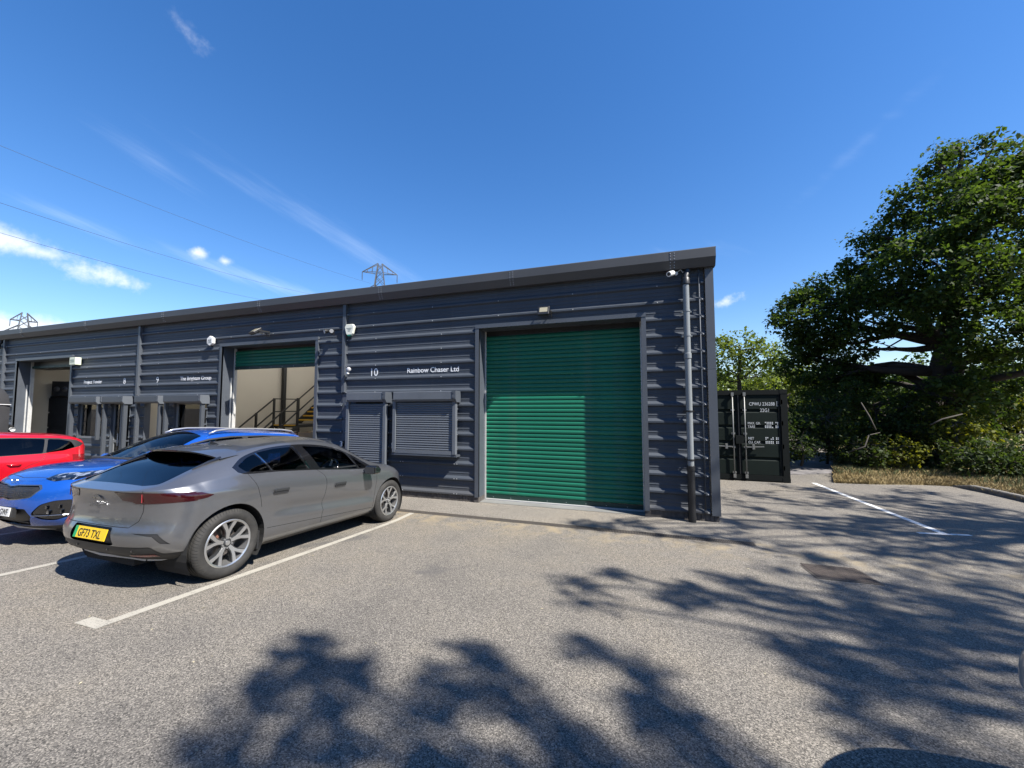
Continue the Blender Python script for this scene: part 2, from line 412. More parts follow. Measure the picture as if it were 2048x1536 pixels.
M_dry = mat('dry_grass_blade', (.33, .25, .11), .8, var=.35, vscale=1.5); M_grn = mat('green_grass_blade', (.075, .10, .03), .8, var=.4, vscale=1.5)
tag(blades('dry_grass', 26000, lambda r, n: on_verge(r, n, .05, 4.2, 1.2), .03, .13, .004, M_dry, 3), 'short dry straw-coloured grass on the verge', 'grass', kind='stuff')
tag(blades('green_grass', 15000, lambda r, n: on_verge(r, n, 1.6, 6.0, .8), .03, .16, .006, M_grn, 4), 'green grass and weeds growing under the trees', 'grass', kind='stuff')
# stony path behind the verge
M_path = mat('stony_path', (.17, .158, .155), .95, var=.35, vscale=3, bump=.8, bscale=30)
PP = [pz(*e, -.05) for e in ((1490, 936), (1580, 940), (1660, 938), (1720, 935), (1790, 931), (1800, 926), (1700, 917), (1580, 914), (1480, 913))]
pm = MB(); NP = len(PP); pm.add([(q.x, q.y, q.z-.12) for q in PP]+[(q.x, q.y, -.4) for q in PP], [tuple(range(NP))]+[(i, (i+1) % NP, NP+(i+1) % NP, NP+i) for i in range(NP)])
tag(pm.build('path', M_path), 'stony footpath between verge and trees', kind='structure')
# kerb: separate stones
M_kerb = mat('kerb_concrete', (.20, .185, .165), .9, var=.3, vscale=8, bump=.4, bscale=50)
kb = empty('kerb', (E_[4].x, E_[4].y, -.2)); tag(kb, 'concrete kerb stones along the verge at the right', 'kerb')
kp = [E_[4].lerp(E_[5], f_) for f_ in (0, .5)]+[E_[5].lerp(E_[6], f_) for f_ in (0, .5)]+[E_[6], E_[7]]
for i, (a, b) in enumerate(zip(kp, kp[1:])):
    d = (b-a).normalized(); o = Vector((d.y, -d.x, 0)); o = o if o.dot(a-CAM) > 0 else -o
    n = max(1, round((b-a).length/.9))
    for j in range(n):
        p0 = a.lerp(b, j/n)+d*.004; p1 = a.lerp(b, (j+1)/n)-d*.004
        h0 = .03 if (i == 0 and j == 0) else .12
        m = MB(); vs = []
        for q, h in ((p0, h0), (p1, .12)):
            q = q-kb.location
            vs += [(q.x, q.y, -.1), (q.x, q.y, h-.02), (q.x+o.x*.02, q.y+o.y*.02, h), (q.x+o.x*.13, q.y+o.y*.13, h), (q.x+o.x*.13, q.y+o.y*.13, -.1)]
        m.add(vs, [(0, 1, 6, 5), (1, 2, 7, 6), (2, 3, 8, 7), (3, 4, 9, 8), (4, 3, 2, 1, 0), (5, 6, 7, 8, 9)])
        m.build('kerb_stone', M_kerb, kb)
# bits of twig, chalk and fallen leaves on the asphalt
r = np.random.default_rng(11); m = MB()
for i in range(420):
    x, y = r.uniform(-6, 7), r.uniform(-7.5, 4)
    if y > -.2 and x < 2.6: continue
    a = r.uniform(0, 6.28); l, b_ = r.uniform(.006, .022), r.uniform(.003, .008); z = gz(y)+.005
    ca, sa = math.cos(a), math.sin(a)
    m.add([(x-ca*l, y-sa*l, z), (x+sa*b_, y-ca*b_, z+.003), (x+ca*l, y+sa*l, z+.002), (x-sa*b_, y+ca*b_, z+.006)], [(0, 1, 2, 3)])
tag(m.build('litter', mat('leaf_litter', (.34, .3, .2), .8, var=.4, vscale=3)), 'tiny fallen leaf scraps and grit on the asphalt', 'litter', kind='stuff')
# ------------------------------------------------------------------ the terrace of industrial units
PITCH_R = 1/3
M_clad = mat('slate_blue_cladding', (.062, .072, .088), .5, .0, var=.10, vscale=1.2, spec=.22, bump=.12, bscale=2.2)
_t = NT(M_clad.node_tree); _p = _t.n['Principled BSDF']; _co = _t.new('ShaderNodeTexCoord').outputs['Object']
_src = _p.inputs['Base Color'].links[0].from_socket; _sz = _t.new('ShaderNodeSeparateXYZ'); _t.put(_sz.inputs[0], _co)
_run = _t.noise(_t.scale(_co, (9, 1, .5)), 1.0, 4, .6)                # rain runs and splash dirt at the foot
_c = _t.mix(_t.math('MULTIPLY', _t.smooth(_run, .55, .75), .22), _src, (.10, .098, .09, 1))
_c = _t.mix(_t.math('MULTIPLY', _t.smooth(_t.math('ADD', _sz.outputs[2], _t.math('MULTIPLY', _run, .5)), .85, .25), .30), _c, (.12, .105, .085, 1))
_t.put(_p.inputs['Base Color'], _c)
M_trim = mat('slate_trim', (.072, .082, .098), .45, .0, var=.08, vscale=2.0)
M_fascia = mat('graphite_fascia', (.056, .057, .059), .5, .0, var=.08, vscale=.8)
M_green = mat('green_door_enamel', (.014, .150, .090), .42, .0, var=.10, vscale=1.5, spec=.25)
M_greend = mat('green_bottom_rail', (.006, .035, .027), .5)
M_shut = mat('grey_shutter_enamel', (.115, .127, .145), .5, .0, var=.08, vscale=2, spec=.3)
M_shutshade = mat('shaded_shutter_enamel', (.062, .07, .083), .5)  # darker copy of the shutter enamel, shade put into the colour
M_galv = mat('galvanised_rail', (.62, .62, .60), .45, .3, var=.08)
M_screw = mat('screw_head', (.55, .56, .57), .4, .4)
M_white = mat('white_plastic', (.78, .78, .75), .4)
M_letter = mat('white_vinyl', (.80, .81, .82), .5)
M_grey_pvc = mat('grey_pvc', (.21, .225, .23), .42, var=.06, vscale=3)
M_blk = mat('black_plastic', (.014, .014, .015), .42)
M_blksteel = mat('black_steel', (.012, .012, .012), .5)
M_brick = mat('dark_engineering_brick', (.085, .075, .068), .85, var=.4, vscale=9, bump=.4, bscale=60)
M_inwall = mat('cream_liner_wall', (.50, .45, .36), .8, var=.03, vscale=.6)
M_infloor = mat('painted_concrete_floor', (.20, .20, .19), .6, var=.15, vscale=2)
M_glass = glass('window_glass', (.80, .84, .84))
M_alu = mat('grey_aluminium_frame', (.2, .21, .22), .45, .1)
M_yellow = mat('yellow_nosing', (.62, .36, .03), .6)
M_wood = mat('plywood', (.36, .23, .11), .7, var=.2, vscale=6)

_t = NT(M_green.node_tree); _p = _t.n['Principled BSDF']; _src = _p.inputs['Base Color'].links[0].from_socket       # slats weathered a little differently
_r = _t.new('ShaderNodeObjectInfo').outputs['Random']; _co = _t.new('ShaderNodeTexCoord').outputs['Object']
_c = _t.mix(1.0, _src, _t.ramp(_r, [(0, (.80, .84, .86)), (1, (1.18, 1.12, 1.1))]), 'MULTIPLY')
_t.put(_p.inputs['Base Color'], _t.mix(_t.math('MULTIPLY', _t.smooth(_t.noise(_t.scale(_co, (2.5, 6, 6)), 1.0, 5, .65), .52, .75), .18), _c, (.16, .16, .13, 1)))
bld = empty('industrial_building', (-10.4, 4.0, -.2)); tag(bld, 'long low dark slate-blue clad industrial building with green roller doors', 'building')
BO = bld.location.copy()
def B(mb, name, mt, parent=bld, **kw):
    """geometry is written in world coordinates; the building's empty stands at its base"""
    o = mb.build(name, mt, None, **kw)
    par = parent
    off = Vector((0, 0, 0)); q = par
    while q is not None: off += q.location; q = q.parent
    o.data.transform(Matrix.Translation(-off)); o.parent = par
    return o

def clad_profile(z0, z1):
    """trapezoidal sheet: rib every third of a metre, two small stiffeners in each pan; (y, z)"""
    pts = []
    k0 = math.floor(z0/PITCH_R)-1; k1 = math.ceil(z1/PITCH_R)+1
    for k in range(k0, k1):
        b = k*PITCH_R
        pts += [(0, b-.085), (-.042, b-.055), (-.042, b-.022), (0, b+.030),
                (0, b+.085), (-.006, b+.095), (0, b+.105), (0, b+.160), (-.006, b+.170), (0, b+.180)]
    out = []
    for (ya, za), (yb, zb) in zip(pts, pts[1:]):
        if zb < z0 or za > z1: continue
        for z in (za, zb):
            zz = min(max(z, z0), z1); t_ = (zz-za)/max(1e-6, zb-za); q = (ya+(yb-ya)*t_, zz)
            if not out or (abs(out[-1][1]-q[1]) > 1e-5 or abs(out[-1][0]-q[0]) > 1e-5): out.append(q)
    return out
def clad(x0, x1, z0, z1):
    if x1-x0 < .01 or z1-z0 < .01: return
    m = MB(); m.strip(clad_profile(z0, z1), 'x', x0, x1); B(m, 'cladding_panel', M_clad, fix=False)
    # fixings in every other rib
    s = MB(); xx = [x0+.035, x1-.035] if x1-x0 < 2 else [x0+.035]+[x0+(x1-x0)*(i+.5)/max(1, int((x1-x0)/1.4)) for i in range(int((x1-x0)/1.4))]+[x1-.035]
    for k in range(math.ceil(z0/PITCH_R), math.floor(z1/PITCH_R)+1):
        for x in xx:
            z = k*PITCH_R-.038
            if z0+.02 < z < z1-.02: s.add([(x-.009, -.043, z-.009), (x+.009, -.043, z-.009), (x+.009, -.043, z+.009), (x-.009, -.043, z+.009), (x, -.051, z)], [(0, 1, 4), (1, 2, 4), (2, 3, 4), (3, 0, 4)])
    if s.v: tag(B(s, 'fixings', M_screw), kind='stuff')

ZB, ZH, ZT = -.062, 3.70, 4.78        # bottom of sheet, door head, top of wall
DR = .37                               # depth of the door reveals
UW = 8.16                              # width of a unit
XJ = [-22.49, -14.33, -6.17, 2.24]     # party lines
HZ0, HZ1 = 2.05, 2.28                  # shutter hoods

def flashing(x0, x1, z0, z1, y0=-.052, y1=.004, name='flashing', mt=None):
    B(MB().box(x0, x1, y0, y1, z0, z1), name, mt or M_trim)
def unit(xj, xend, xd0, xd1, shx, left_strip=None):
    """xj..xend the unit, xd0..xd1 its roller door, shx: [(x0,x1,sill)] openings under the shutters"""
    clad(xj+.035, xend-.035, ZH, ZT)
    lo, hi = (xj, xd0) if shx[0][0] < xd0 else (xd1, xend)
    clad(lo+.035 if lo == xj else lo+.045, hi-.045 if hi == xd0 else hi-.035, 2.26, ZH)
    o_lo, o_hi = (xd1, xend) if lo == xj else (xj, xd0)
    clad(o_lo+.045 if o_lo == xd1 else o_lo+.035, o_hi-.035 if o_hi == xend else o_hi-.045, ZB, ZH)
    # wall around the shuttered openings
    x = lo+.04
    for (a, b, sill) in shx:
        clad(x, a, ZB, 2.26); clad(a, b, 2.1, 2.26)
        if sill > 0: clad(a, b, ZB, sill)
        x = b
    clad(x, hi-.04, ZB, 2.26)
    # door surround: jambs, head, reveals
    for xa, s in ((xd0, -1), (xd1, 1)):
        a, b = sorted((xa, xa+s*.09)); flashing(a, b, ZB-.02, ZH+.02, -.055, .0, 'jamb_flashing')
        B(MB().box(*sorted((xa, xa+s*.012)), -.05, DR, ZB-.02, ZH), 'door_reveal', M_trim)
        B(MB().box(*sorted((xa+s*.002, xa+s*.11)), -.05+.012, DR, -.21, ZB-.02), 'plinth_return', M_brick)
    B(MB().box(xd0-.09, xd1+.09, -.062, -.0, ZH, ZH+.085), 'head_flashing', M_trim)
    B(MB().box(xd0, xd1, -.05, DR+.3, ZH-.004, ZH+.001), 'head_soffit', M_trim)

doors = {}
WIN10 = [(-5.80, -4.84, -.3), (-4.42, -3.00, .86)]
unit(XJ[2], XJ[3], -2.43, 1.06, WIN10)
WIN9 = [(x0-UW, x1-UW, s_) for x0, x1, s_ in WIN10]
unit(XJ[1], XJ[2], -2.43-UW, 1.06-UW-.02, WIN9)
WIN8 = sorted((2*XJ[1]-x1, 2*XJ[1]-x0, s_) for x0, x1, s_ in WIN9)
unit(XJ[0], XJ[1], 2*XJ[1]-(1.06-UW), 2*XJ[1]-(-2.43-UW), WIN8)
clad(-25.5, XJ[0]-.04, ZB, ZT)
# party-line cover strips
for x in XJ[:3]:
    B(MB().box(x-.045, x+.045, -.088, .0, 2.30 if x != XJ[0] else ZB, ZT), 'cover_strip', M_trim)
    B(MB().box(x-.06, x+.06, -.014, .002, ZB, ZT), 'cover_flange', M_trim)
# corner flashing
B(MB().box(2.225, 2.372, -.056, .0, ZB-.02, 2.62), 'corner_flashing', M_trim); B(MB().box(2.226, 2.371, -.0545, .0, 2.624, ZT), 'corner_flashing', M_trim)
B(MB().box(2.36, 2.372, .0, 16, ZB-.02, ZT), 'gable_wall', M_clad)
B(MB().box(2.33, 2.352, .02, 16, -.22, ZB-.02), 'gable_plinth', M_brick)
# plinth of soldier bricks
for xa, xb in ((1.17, 2.34), (-6.1, -2.54), (-7.0, -6.25), (-14.2, -10.72)):
    m = MB(); n = int((xb-xa)/.072)
    for i in range(n):
        x = xa+(xb-xa)*i/n; d = rnd.uniform(0, .006)
        m.box(x+.004, xa+(xb-xa)*(i+1)/n-.004, -.012-d, .06, -.22, ZB-.005-rnd.uniform(0, .006))
    tag(B(m, 'plinth_bricks', M_brick), kind='stuff')
    B(MB().box(xa, xb, .004, .07, -.22, ZB), 'plinth_mortar', mat('dark_mortar', (.06, .057, .052), .95))
# eaves: fascia gutter
prof = [(-.215, 4.885), (-.215, 4.715), (-.13, 4.56), (.02, 4.56), (.02, 4.885)]
EX = [-25.6, -21.0, -17.0, -13.0, -9.0, -5.0, -1.6, 1.65, 2.40]
for i, (a, b) in enumerate(zip(EX, EX[1:])):
    B(MB().prism(prof, 'x', a+.0015, b-.0015), 'fascia_gutter', M_fascia)
for x in EX[1:-1]:
    B(MB().prism([(-.2185, 4.887), (-.2185, 4.7135), (-.131, 4.557), (-.128, 4.56), (-.212, 4.715), (-.212, 4.887)], 'x', x-.05, x+.05), 'gutter_strap', M_fascia)
    rv = MB()
    for dx in (-.035, .035):
        for z in (4.74, 4.80, 4.85): rv.box(x+dx-.006, x+dx+.006, -.224, -.217, z-.006, z+.006)
        for z, y in ((4.68, -.198), (4.63, -.170), (4.59, -.148)): rv.box(x+dx-.006, x+dx+.006, y-.006, y+.004, z-.006, z+.006)
    tag(B(rv, 'rivets', M_screw), kind='stuff')
B(MB().prism([(-.215, 4.885), (-.20, 4.90), (.03, 4.90), (.03, 4.885)], 'x', -25.6, 2.404), 'gutter_capping', M_fascia)
# roof with rooflight strips over each unit, unseen and added to light the interiors
M_roof = mat('roof_sheet', (.16, .17, .18), .6)
M_grp = bpy.data.materials.new('translucent_added_rooflight'); M_grp.use_nodes = True; t = NT(M_grp.node_tree); t.n.clear()
tl = t.new('ShaderNodeBsdfTranslucent'); tl.inputs[0].default_value = (.86, .84, .78, 1); t.l.new(tl.outputs[0], t.new('ShaderNodeOutputMaterial').inputs[0])
def roof_z(y): return 4.86+.1*y if y < 8 else 4.86+.1*(16-y)
RX = [-25.6]
lights = []
for xj in XJ[:3]:
    for k in ((.5,) if xj == XJ[0] else (.2, .5, .8)): lights.append((xj+k*UW-.95, xj+k*UW+.95))
x = -25.6
for (a, b) in lights+[(2.37, 2.37)]:
    for y0, y1 in ((.03, 8), (8, 16)):
        m = MB().add([(x, y0, roof_z(y0)), (a, y0, roof_z(y0)), (a, y1, roof_z(y1)), (x, y1, roof_z(y1))], [(0, 1, 2, 3)]); B(m, 'roof_sheet', M_roof)
        if b > a:
            y0l, y1l = (y0+.8, y1-.6)
            for ya, yb, mt, nm in ((y0, y0l, M_roof, 'roof_sheet'), (y0l, y1l, M_grp, 'added_rooflight'), (y1l, y1, M_roof, 'roof_sheet')):
                B(MB().add([(a, ya, roof_z(ya)), (b, ya, roof_z(ya)), (b, yb, roof_z(yb)), (a, yb, roof_z(yb))], [(0, 1, 2, 3)]), nm, mt)
    x = b
B(MB().box(-25.6, 2.37, 15.9, 16.0, -.2, 4.9), 'rear_wall', M_clad); B(MB().box(-25.62, -25.5, 0, 16, -.2, 4.9), 'gable_wall', M_clad)
# inside: floor, party walls, liner walls
B(MB().add([(-25.5, .02, -.19), (2.33, .02, -.19), (2.33, 15.9, -.19), (-25.5, 15.9, -.19)], [(0, 1, 2, 3)]), 'floor_slab', M_infloor)
for x in XJ[:3]: B(MB().box(x-.08, x+.08, .12, 11.0, -.19, 4.88+.0), 'party_wall', M_inwall)
B(MB().box(-25.4, 2.3, 11.0, 11.12, -.19, 5.6), 'back_wall', M_inwall)
B(MB().box(2.22, 2.3, .1, 11.0, -.19, 4.8), 'party_wall', M_inwall)
for x0, x1 in ((-25.4, -21.8), (-17.9, -10.75), (-6.95, -2.55), (1.15, 2.2)):
    for z0, z1 in ((2.2, 4.7),): B(MB().box(x0, x1, .10, .13, z0, z1), 'front_liner', M_inwall)

# dark box added behind the far windows to block light from the roof
M_lightblock = mat('light_block_grey', (.16, .15, .14), .7)
for xa, xb in ((-17.9, -14.41),):
    B(MB().box(xa, xb, 2.6, 2.7, -.19, 2.5), 'light_block_wall', M_lightblock); B(MB().box(xa, xb, .13, 2.7, 2.45, 2.55), 'light_block_ceiling', M_lightblock); B(MB().box(xb-.06 if xa < -15 else xb-.06, xb, .13, 2.6, -.19, 2.45), 'light_block_wall', M_lightblock); B(MB().box(xa, xa+.06, .13, 2.6, -.19, 2.45), 'light_block_wall', M_lightblock)
# ---- roller doors
def roller_door(x0, x1, zbot, label, slats_to=3.62, pitch=.0935):
    d = empty('roller_door', (0, 0, 0), parent=bld); d.location = Vector(((x0+x1)/2, DR, zbot))-BO; d['label'] = label
    n = int((slats_to-zbot-.09)/pitch)
    h = pitch; prof = [(0, .002), (-.006, .004), (-.020, .014), (-.024, .03), (-.024, h-.028), (-.018, h-.014), (-.004, h-.003), (0, h+.002), (.008, h+.012), (.014, h+.012), (.010, .0)]
    me = MB().prism(prof, 'x', -(x1-x0)/2+.02, (x1-x0)/2-.02).mesh('slat', M_green, angle=50)
    for i in range(n):
        o = link('slat', me, d); o.location = (0, rnd.uniform(-.0012, .0012), .09+i*pitch); o.rotation_euler = ((.05 if i % 2 else -.03)*(1 if i < 16 else .25)+rnd.uniform(-.02, .02), 0, 0)
    MB().box(-(x1-x0)/2+.02, (x1-x0)/2-.02, -.03, .02, 0, .088).build('bottom_rail', M_greend, d)
    s = MB()
    for i in range(8): s.box(-(x1-x0)/2+.2+i*.42, -(x1-x0)/2+.212+i*.42, -.035, -.03, .03, .042)
    tag(s.build('fixings', M_screw, d), kind='stuff')
    for sx in (-1, 1):
        g = MB(); X = sx*((x1-x0)/2)
        g.box(*sorted((X, X-sx*.028)), -.055, -.032, -zbot-.2, ZH-zbot-.01); g.box(*sorted((X-sx*.0, X-sx*.012)), -.032, .05, -zbot-.2, ZH-zbot-.01)
        g.build('guide_rail', M_galv, d)
    MB().box(-(x1-x0)/2-.3, (x1-x0)/2+.3, .022, .6, min(ZH-zbot-.26, slats_to-zbot), ZH-zbot+.5).build('roller_housing', M_blk, d)
    return d
roller_door(-2.43, 1.06, -.17, 'closed green roller door of the right-hand unit')
roller_door(-2.43-UW, 1.06-UW-.02, 3.05, 'green roller door rolled almost fully up')
roller_door(2*XJ[1]-(1.06-UW), 2*XJ[1]-(-2.43-UW), 3.44, 'green roller door of the far unit rolled up out of sight')
B(MB().box(-2.40, 1.04, DR-.09, DR+.06, -.198, -.168), 'door_threshold', mat('threshold_steel', (.4, .4, .39), .5))
# white pvc strip at the jamb bottoms of the open doors
for x in (-2.43-UW, 2*XJ[1]-(1.06-UW)):
    for dx, y in ((.012, .22), (.012, .30)): B(MB().box(x+dx, x+dx+.03, y, y+.035, -.19, ZH-.9), 'jamb_strip', M_galv)

# ---- window and door shutters with their hoods
def shutter(x0, x1, zb, closed, ends, label):
    s = empty('security_shutter', parent=bld); s.location = Vector(((x0+x1)/2, 0, zb))-BO; s['label'] = label
    w2 = (x1-x0)/2; H0, H1 = HZ0-zb, HZ1-zb
    MB().prism([(-.275, H0+.05), (-.275, H1-.01), (-.265, H1), (-.03, H1), (-.03, H0), (-.235, H0)], 'x', -w2, w2).build('hood', M_shut if closed else M_shutshade, s)
    for sx in ends:
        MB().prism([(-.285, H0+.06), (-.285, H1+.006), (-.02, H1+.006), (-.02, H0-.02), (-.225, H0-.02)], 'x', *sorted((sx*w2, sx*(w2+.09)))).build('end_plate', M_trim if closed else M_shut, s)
        r = MB()
        for a in (-.255, -.08):
            for b in (H0+.08, H1-.05): r.box(sx*(w2+.03)-.008, sx*(w2+.03)+.008, -.291, -.284, b-.008, b+.008)
        tag(r.build('rivets', M_screw, s), kind='stuff')
    for sx in (-1, 1):
        g = MB(); X = sx*(w2-.02); g.box(*sorted((X, X+sx*.075)), -.215, -.12, 0, H0)
        g.build('guide_rail', M_shut if closed else M_shutshade, s)
        for z in (.12, .55, 1.0):
            if z < H0-.1: MB().box(*sorted((X+sx*.02, X+sx*.05)), -.12, -.03, z, z+.04).build('rail_bracket', M_trim, s)
    if closed:
        n = int((H0-.07)/.0525); p_ = .0525
        prof = [(0, .001), (-.012, .006), (-.016, .02), (-.015, .034), (-.006, .046), (0, .0525), (.004, .058), (.008, .058), (.006, .0)]
        me = MB().prism(prof, 'x', -w2+.03, w2-.03).mesh('slat', M_shut, angle=60)
        for i in range(n):
            o = link('slat', me, s); o.location = (0, -.165+rnd.uniform(-.001, .001), .07+i*p_)
        MB().box(-w2+.0, w2-.0, -.205, -.14, -.012, .068).build('bottom_rail', M_shut, s)
        MB().box(-w2-.03, w2+.03, .012, .03, -.02, H0+.2).build('backing_panel', M_blk, s)  # black panel added to stop interior light showing past the curtain
    return s
shutter(-5.88, -4.83, -.17, True, (1,), 'closed grey shutter over the entrance door left of the green door')
shutter(-4.52, -2.98, .86, True, (1,), 'closed grey shutter over the office window')
shutter(-5.88-UW, -4.83-UW, -.17, False, (1,), 'raised shutter hood over the middle entrance')
shutter(-4.52-UW, -2.98-UW, .86, False, (1,), 'raised shutter hood over the middle window')
shutter(WIN8[1][0]-.02, WIN8[1][1]+.02, -.17, False, (-1, 1), 'raised shutter hood over the far entrance')
shutter(WIN8[0][0]-.03, WIN8[0][1]+.03, .86, False, (1,), 'raised shutter hood over the far window')
B(MB().box(-4.60, -2.90, -.20, -.0, .80, .845), 'window_sill', M_trim)
# glazing of the two units whose shutters are up
def glazing(x0, x1, z0, z1, door, label):
    g = empty('glazed_door' if door else 'window', parent=bld); g.location = Vector(((x0+x1)/2, .06, z0))-BO; g['label'] = label
    w2, h = (x1-x0)/2, z1-z0
    fr = MB(); t_ = .075
    fr.box(-w2, -w2+t_, -.03, .03, 0, h); fr.box(w2-t_, w2, -.03, .03, 0, h); fr.box(-w2+t_, w2-t_, -.03, .03, h-t_, h); fr.box(-w2+t_, w2-t_, -.03, .03, 0, t_ if not door else .12)
    if door: fr.box(-w2+t_, w2-t_, -.028, .028, .95, 1.03)
    fr.build('frame', M_alu, g)
    MB().box(-w2+t_, w2-t_, -.006, .006, t_, h-t_).build('pane', M_glass, g)
    if door: MB().tube([(w2-.11, -.05, .85), (w2-.11, -.05, 1.25)], .014, 8).build('handle', M_galv, g)
def reveal(x0, x1, z0, z1):
    m = MB()
    m.box(x0-.012, x0, -.03, .13, z0, z1); m.box(x1, x1+.012, -.03, .13, z0, z1); m.box(x0, x1, -.03, .13, z1, z1+.012)
    B(m, 'opening_reveal', M_trim)
for (a, b, s_) in WIN9+WIN8:
    reveal(a, b, max(s_, -.19), 2.1)
    if s_ > 0: glazing(a+.01, b-.01, .87, 2.09, False, 'grey framed window under a raised shutter')
glazing(WIN9[0][0]+.01+.5, WIN9[0][1]-.01, -.18, 2.09, True, 'dark glazed entrance door standing in the middle entrance')
glazing(WIN8[1][0]+.01, WIN8[1][1]-.51, -.18, 2.09, True, 'dark glazed entrance door standing in the far entrance')

# ---- lettering
def sign(s, x, size, z=2.74, xs=1.0, name='sign_lettering'):
    me = text_mesh(s, size, M_letter, extrude=.0015, xscale=xs, bold=.0022)
    me.transform(Matrix.Translation(Vector((x, -.0085, z))-BO) @ FACE_CAM)
    o = link(name, me, bld); o['label'] = 'white lettering reading '+s; return o
sign('10', -5.42, .27, 2.70, .95); sign('Rainbow Chaser Ltd', -4.335, .168, 2.745, 1.0)
sign('9', -13.52, .27, 2.70, .95); sign('The Brighton Group', -12.40, .168, 2.745, .97)
sign('8', -15.16, .27, 2.70, .95); sign('Project Yonder', -17.32, .168, 2.745, .97)
# ------------------------------------------------------------------ things fixed to the front wall and seen inside the units
# rainwater pipe at the right-hand corner
def downpipe(x, label):
    d = empty('downpipe', (x, -.13, -.2)); tag(d, label, 'downpipe')
    MB().tube([(0, 0, .95), (0, 0, 4.52)], .057, 18).build('pipe', M_grey_pvc, d, angle=40)
    MB().tube([(0, 0, -.06), (0, 0, .98)], .066, 18).build('boot_pipe', M_blk, d, angle=40)
    MB().lathe([(.058, .93), (.074, .94), (.074, 1.02), (.06, 1.03)], 18, 'z').build('collar', M_blk, d, angle=40)
    MB().tube([(0, 0, 4.48), (0, .0, 4.60), (.035, .05, 4.68), (.04, .07, 4.76)], .06, 16).build('elbow', M_blk, d, angle=50)
    MB().lathe([(.058, 4.44), (.076, 4.45), (.076, 4.56), (.062, 4.58)], 18, 'z').build('collar', M_blk, d, angle=40)
    MB().lathe([(.058, 3.02), (.068, 3.03), (.068, 3.12), (.058, 3.13)], 18, 'z').build('coupler', M_grey_pvc, d, angle=40)
    for z in (1.12, 2.02, 3.45, 3.92):
        b = MB().lathe([(.057, z), (.066, z), (.066, z+.03), (.057, z+.03)], 18, 'z'); b.box(-.1, .1, .085, .095, z, z+.03); b.box(-.012, .012, .05, .1, z, z+.03)
        b.build('bracket', M_blk if z < 3 else M_grey_pvc, d)
    return d
downpipe(1.88, 'light grey rainwater pipe with black foot at the right-hand corner of the building')
downpipe(-22.78, 'light grey rainwater pipe at the far left end of the building')
cn = empty('cable_conduit', (2.12, -.05, -.05)); tag(cn, 'thin dark conduit clipped up the wall beside the corner flashing', 'conduit')
MB().tube([(0, 0, 0), (0, 0, 4.62)], .013, 8).build('conduit', M_clad, cn, smooth=True)
for k in range(13): MB().box(-.02, .02, -.02, .05, .03+k*.3335, .055+k*.3335).build('clip', M_trim, cn)

# floodlights
M_lens = mat('led_lens', (.34, .31, .22), .25, var=.1, vscale=30)
def floodlight(loc, tilt, yaw, w_, h_, label, arm):
    f = empty('floodlight', loc, yaw); tag(f, label, 'floodlight')
    R_ = Matrix.Rotation(tilt, 4, 'X')
    def add(mb, nm, mt, **k):
        o = mb.build(nm, mt, f, **k); o.matrix_local = Matrix.Translation((0, -arm, 0)) @ R_; return o
    bevel(add(MB().box(-w_/2, w_/2, -.03, .035, -h_/2, h_/2), 'housing', M_blk), .008)
    add(MB().box(-w_/2+.035, w_/2-.035, -.033, -.028, -h_/2+.055, h_/2-.035), 'lens', M_lens)
    fn = MB()
    for i in range(7): fn.box(-w_/2+.02+i*(w_-.05)/6, -w_/2+.03+i*(w_-.05)/6, .035, .06, -h_/2+.02, h_/2-.02)
    add(fn, 'cooling_fins', M_blk)
    b = MB(); b.box(-w_/2-.02, -w_/2-.012, -arm, .0, -.02, .02); b.box(w_/2+.012, w_/2+.02, -arm, .0, -.02, .02); b.box(-w_/2-.02, w_/2+.02, -.012, .0, -.03, .03)
    b.build('bracket', M_blksteel, f)
    MB().tube([(w_/2, -arm*.6, 0), (w_/2+.03, -arm*.4, -.1), (w_/2+.015, -.02, -.13), (w_/2+.01, -.01, -.05)], .005, 6).build('cable', M_blksteel, f)
floodlight((-.88, -.045, 3.94), math.radians(-22), .0, .24, .2, 'square black floodlight above the closed green door', .17)
floodlight((-8.86, -.045, 4.0), math.radians(-52), math.radians(-14), .3, .24, 'flat grey floodlight on an arm above the half open green door', .3)

# alarm boxes
def plate_shape(name, label, cat, pts, loc, depth, mt, extra):
    a = empty(name, loc); tag(a, label, cat)
    o = MB().prism(pts, 'y', -depth, 0).build('housing', mt, a); bevel(o, .012)
    extra(a, depth); return a
M_almw = mat('ivory_plastic', (.76, .77, .66), .45); M_almg = mat('alarm_green', (.015, .16, .11), .45); M_ink = mat('dark_ink', (.05, .07, .06), .6); M_almy = mat('aged_ivory', (.66, .70, .55), .5)
def ex1(a, d):
    MB().prism([(-.07, -.115), (.07, -.115), (.035, -.155), (-.035, -.155)], 'y', -d-.004, -.002).build('green_base', M_almg, a)
    b = MB()
    for i, w_ in enumerate((.16, .1, .07)): b.box(-w_/2, w_/2, -d-.003, -d, .04-.035*i, .05-.035*i)
    b.build('print', M_ink, a)
plate_shape('alarm_box', 'shield-shaped white alarm box with green base left of the number ten', 'alarm box', [(-.10, .15), (.10, .15), (.145, .08), (.10, -.09), (.055, -.14), (-.055, -.14), (-.10, -.09), (-.145, .08)], (-5.98, -.045, 3.88), .075, M_almw, ex1)
def ex2(a, d):
    lettering('print', 'AB', .11, M_ink, Matrix.Translation((-.075, -d-.002, -.03)) @ FACE_CAM, a, extrude=.001)
    b = MB().box(-.08, .08, -d-.003, -d, -.065, -.05); b.build('print_bar', M_ink, a)
    MB().box(-.03, .03, -.06, 0, -.17, -.12).build('lamp_base', M_blk, a)
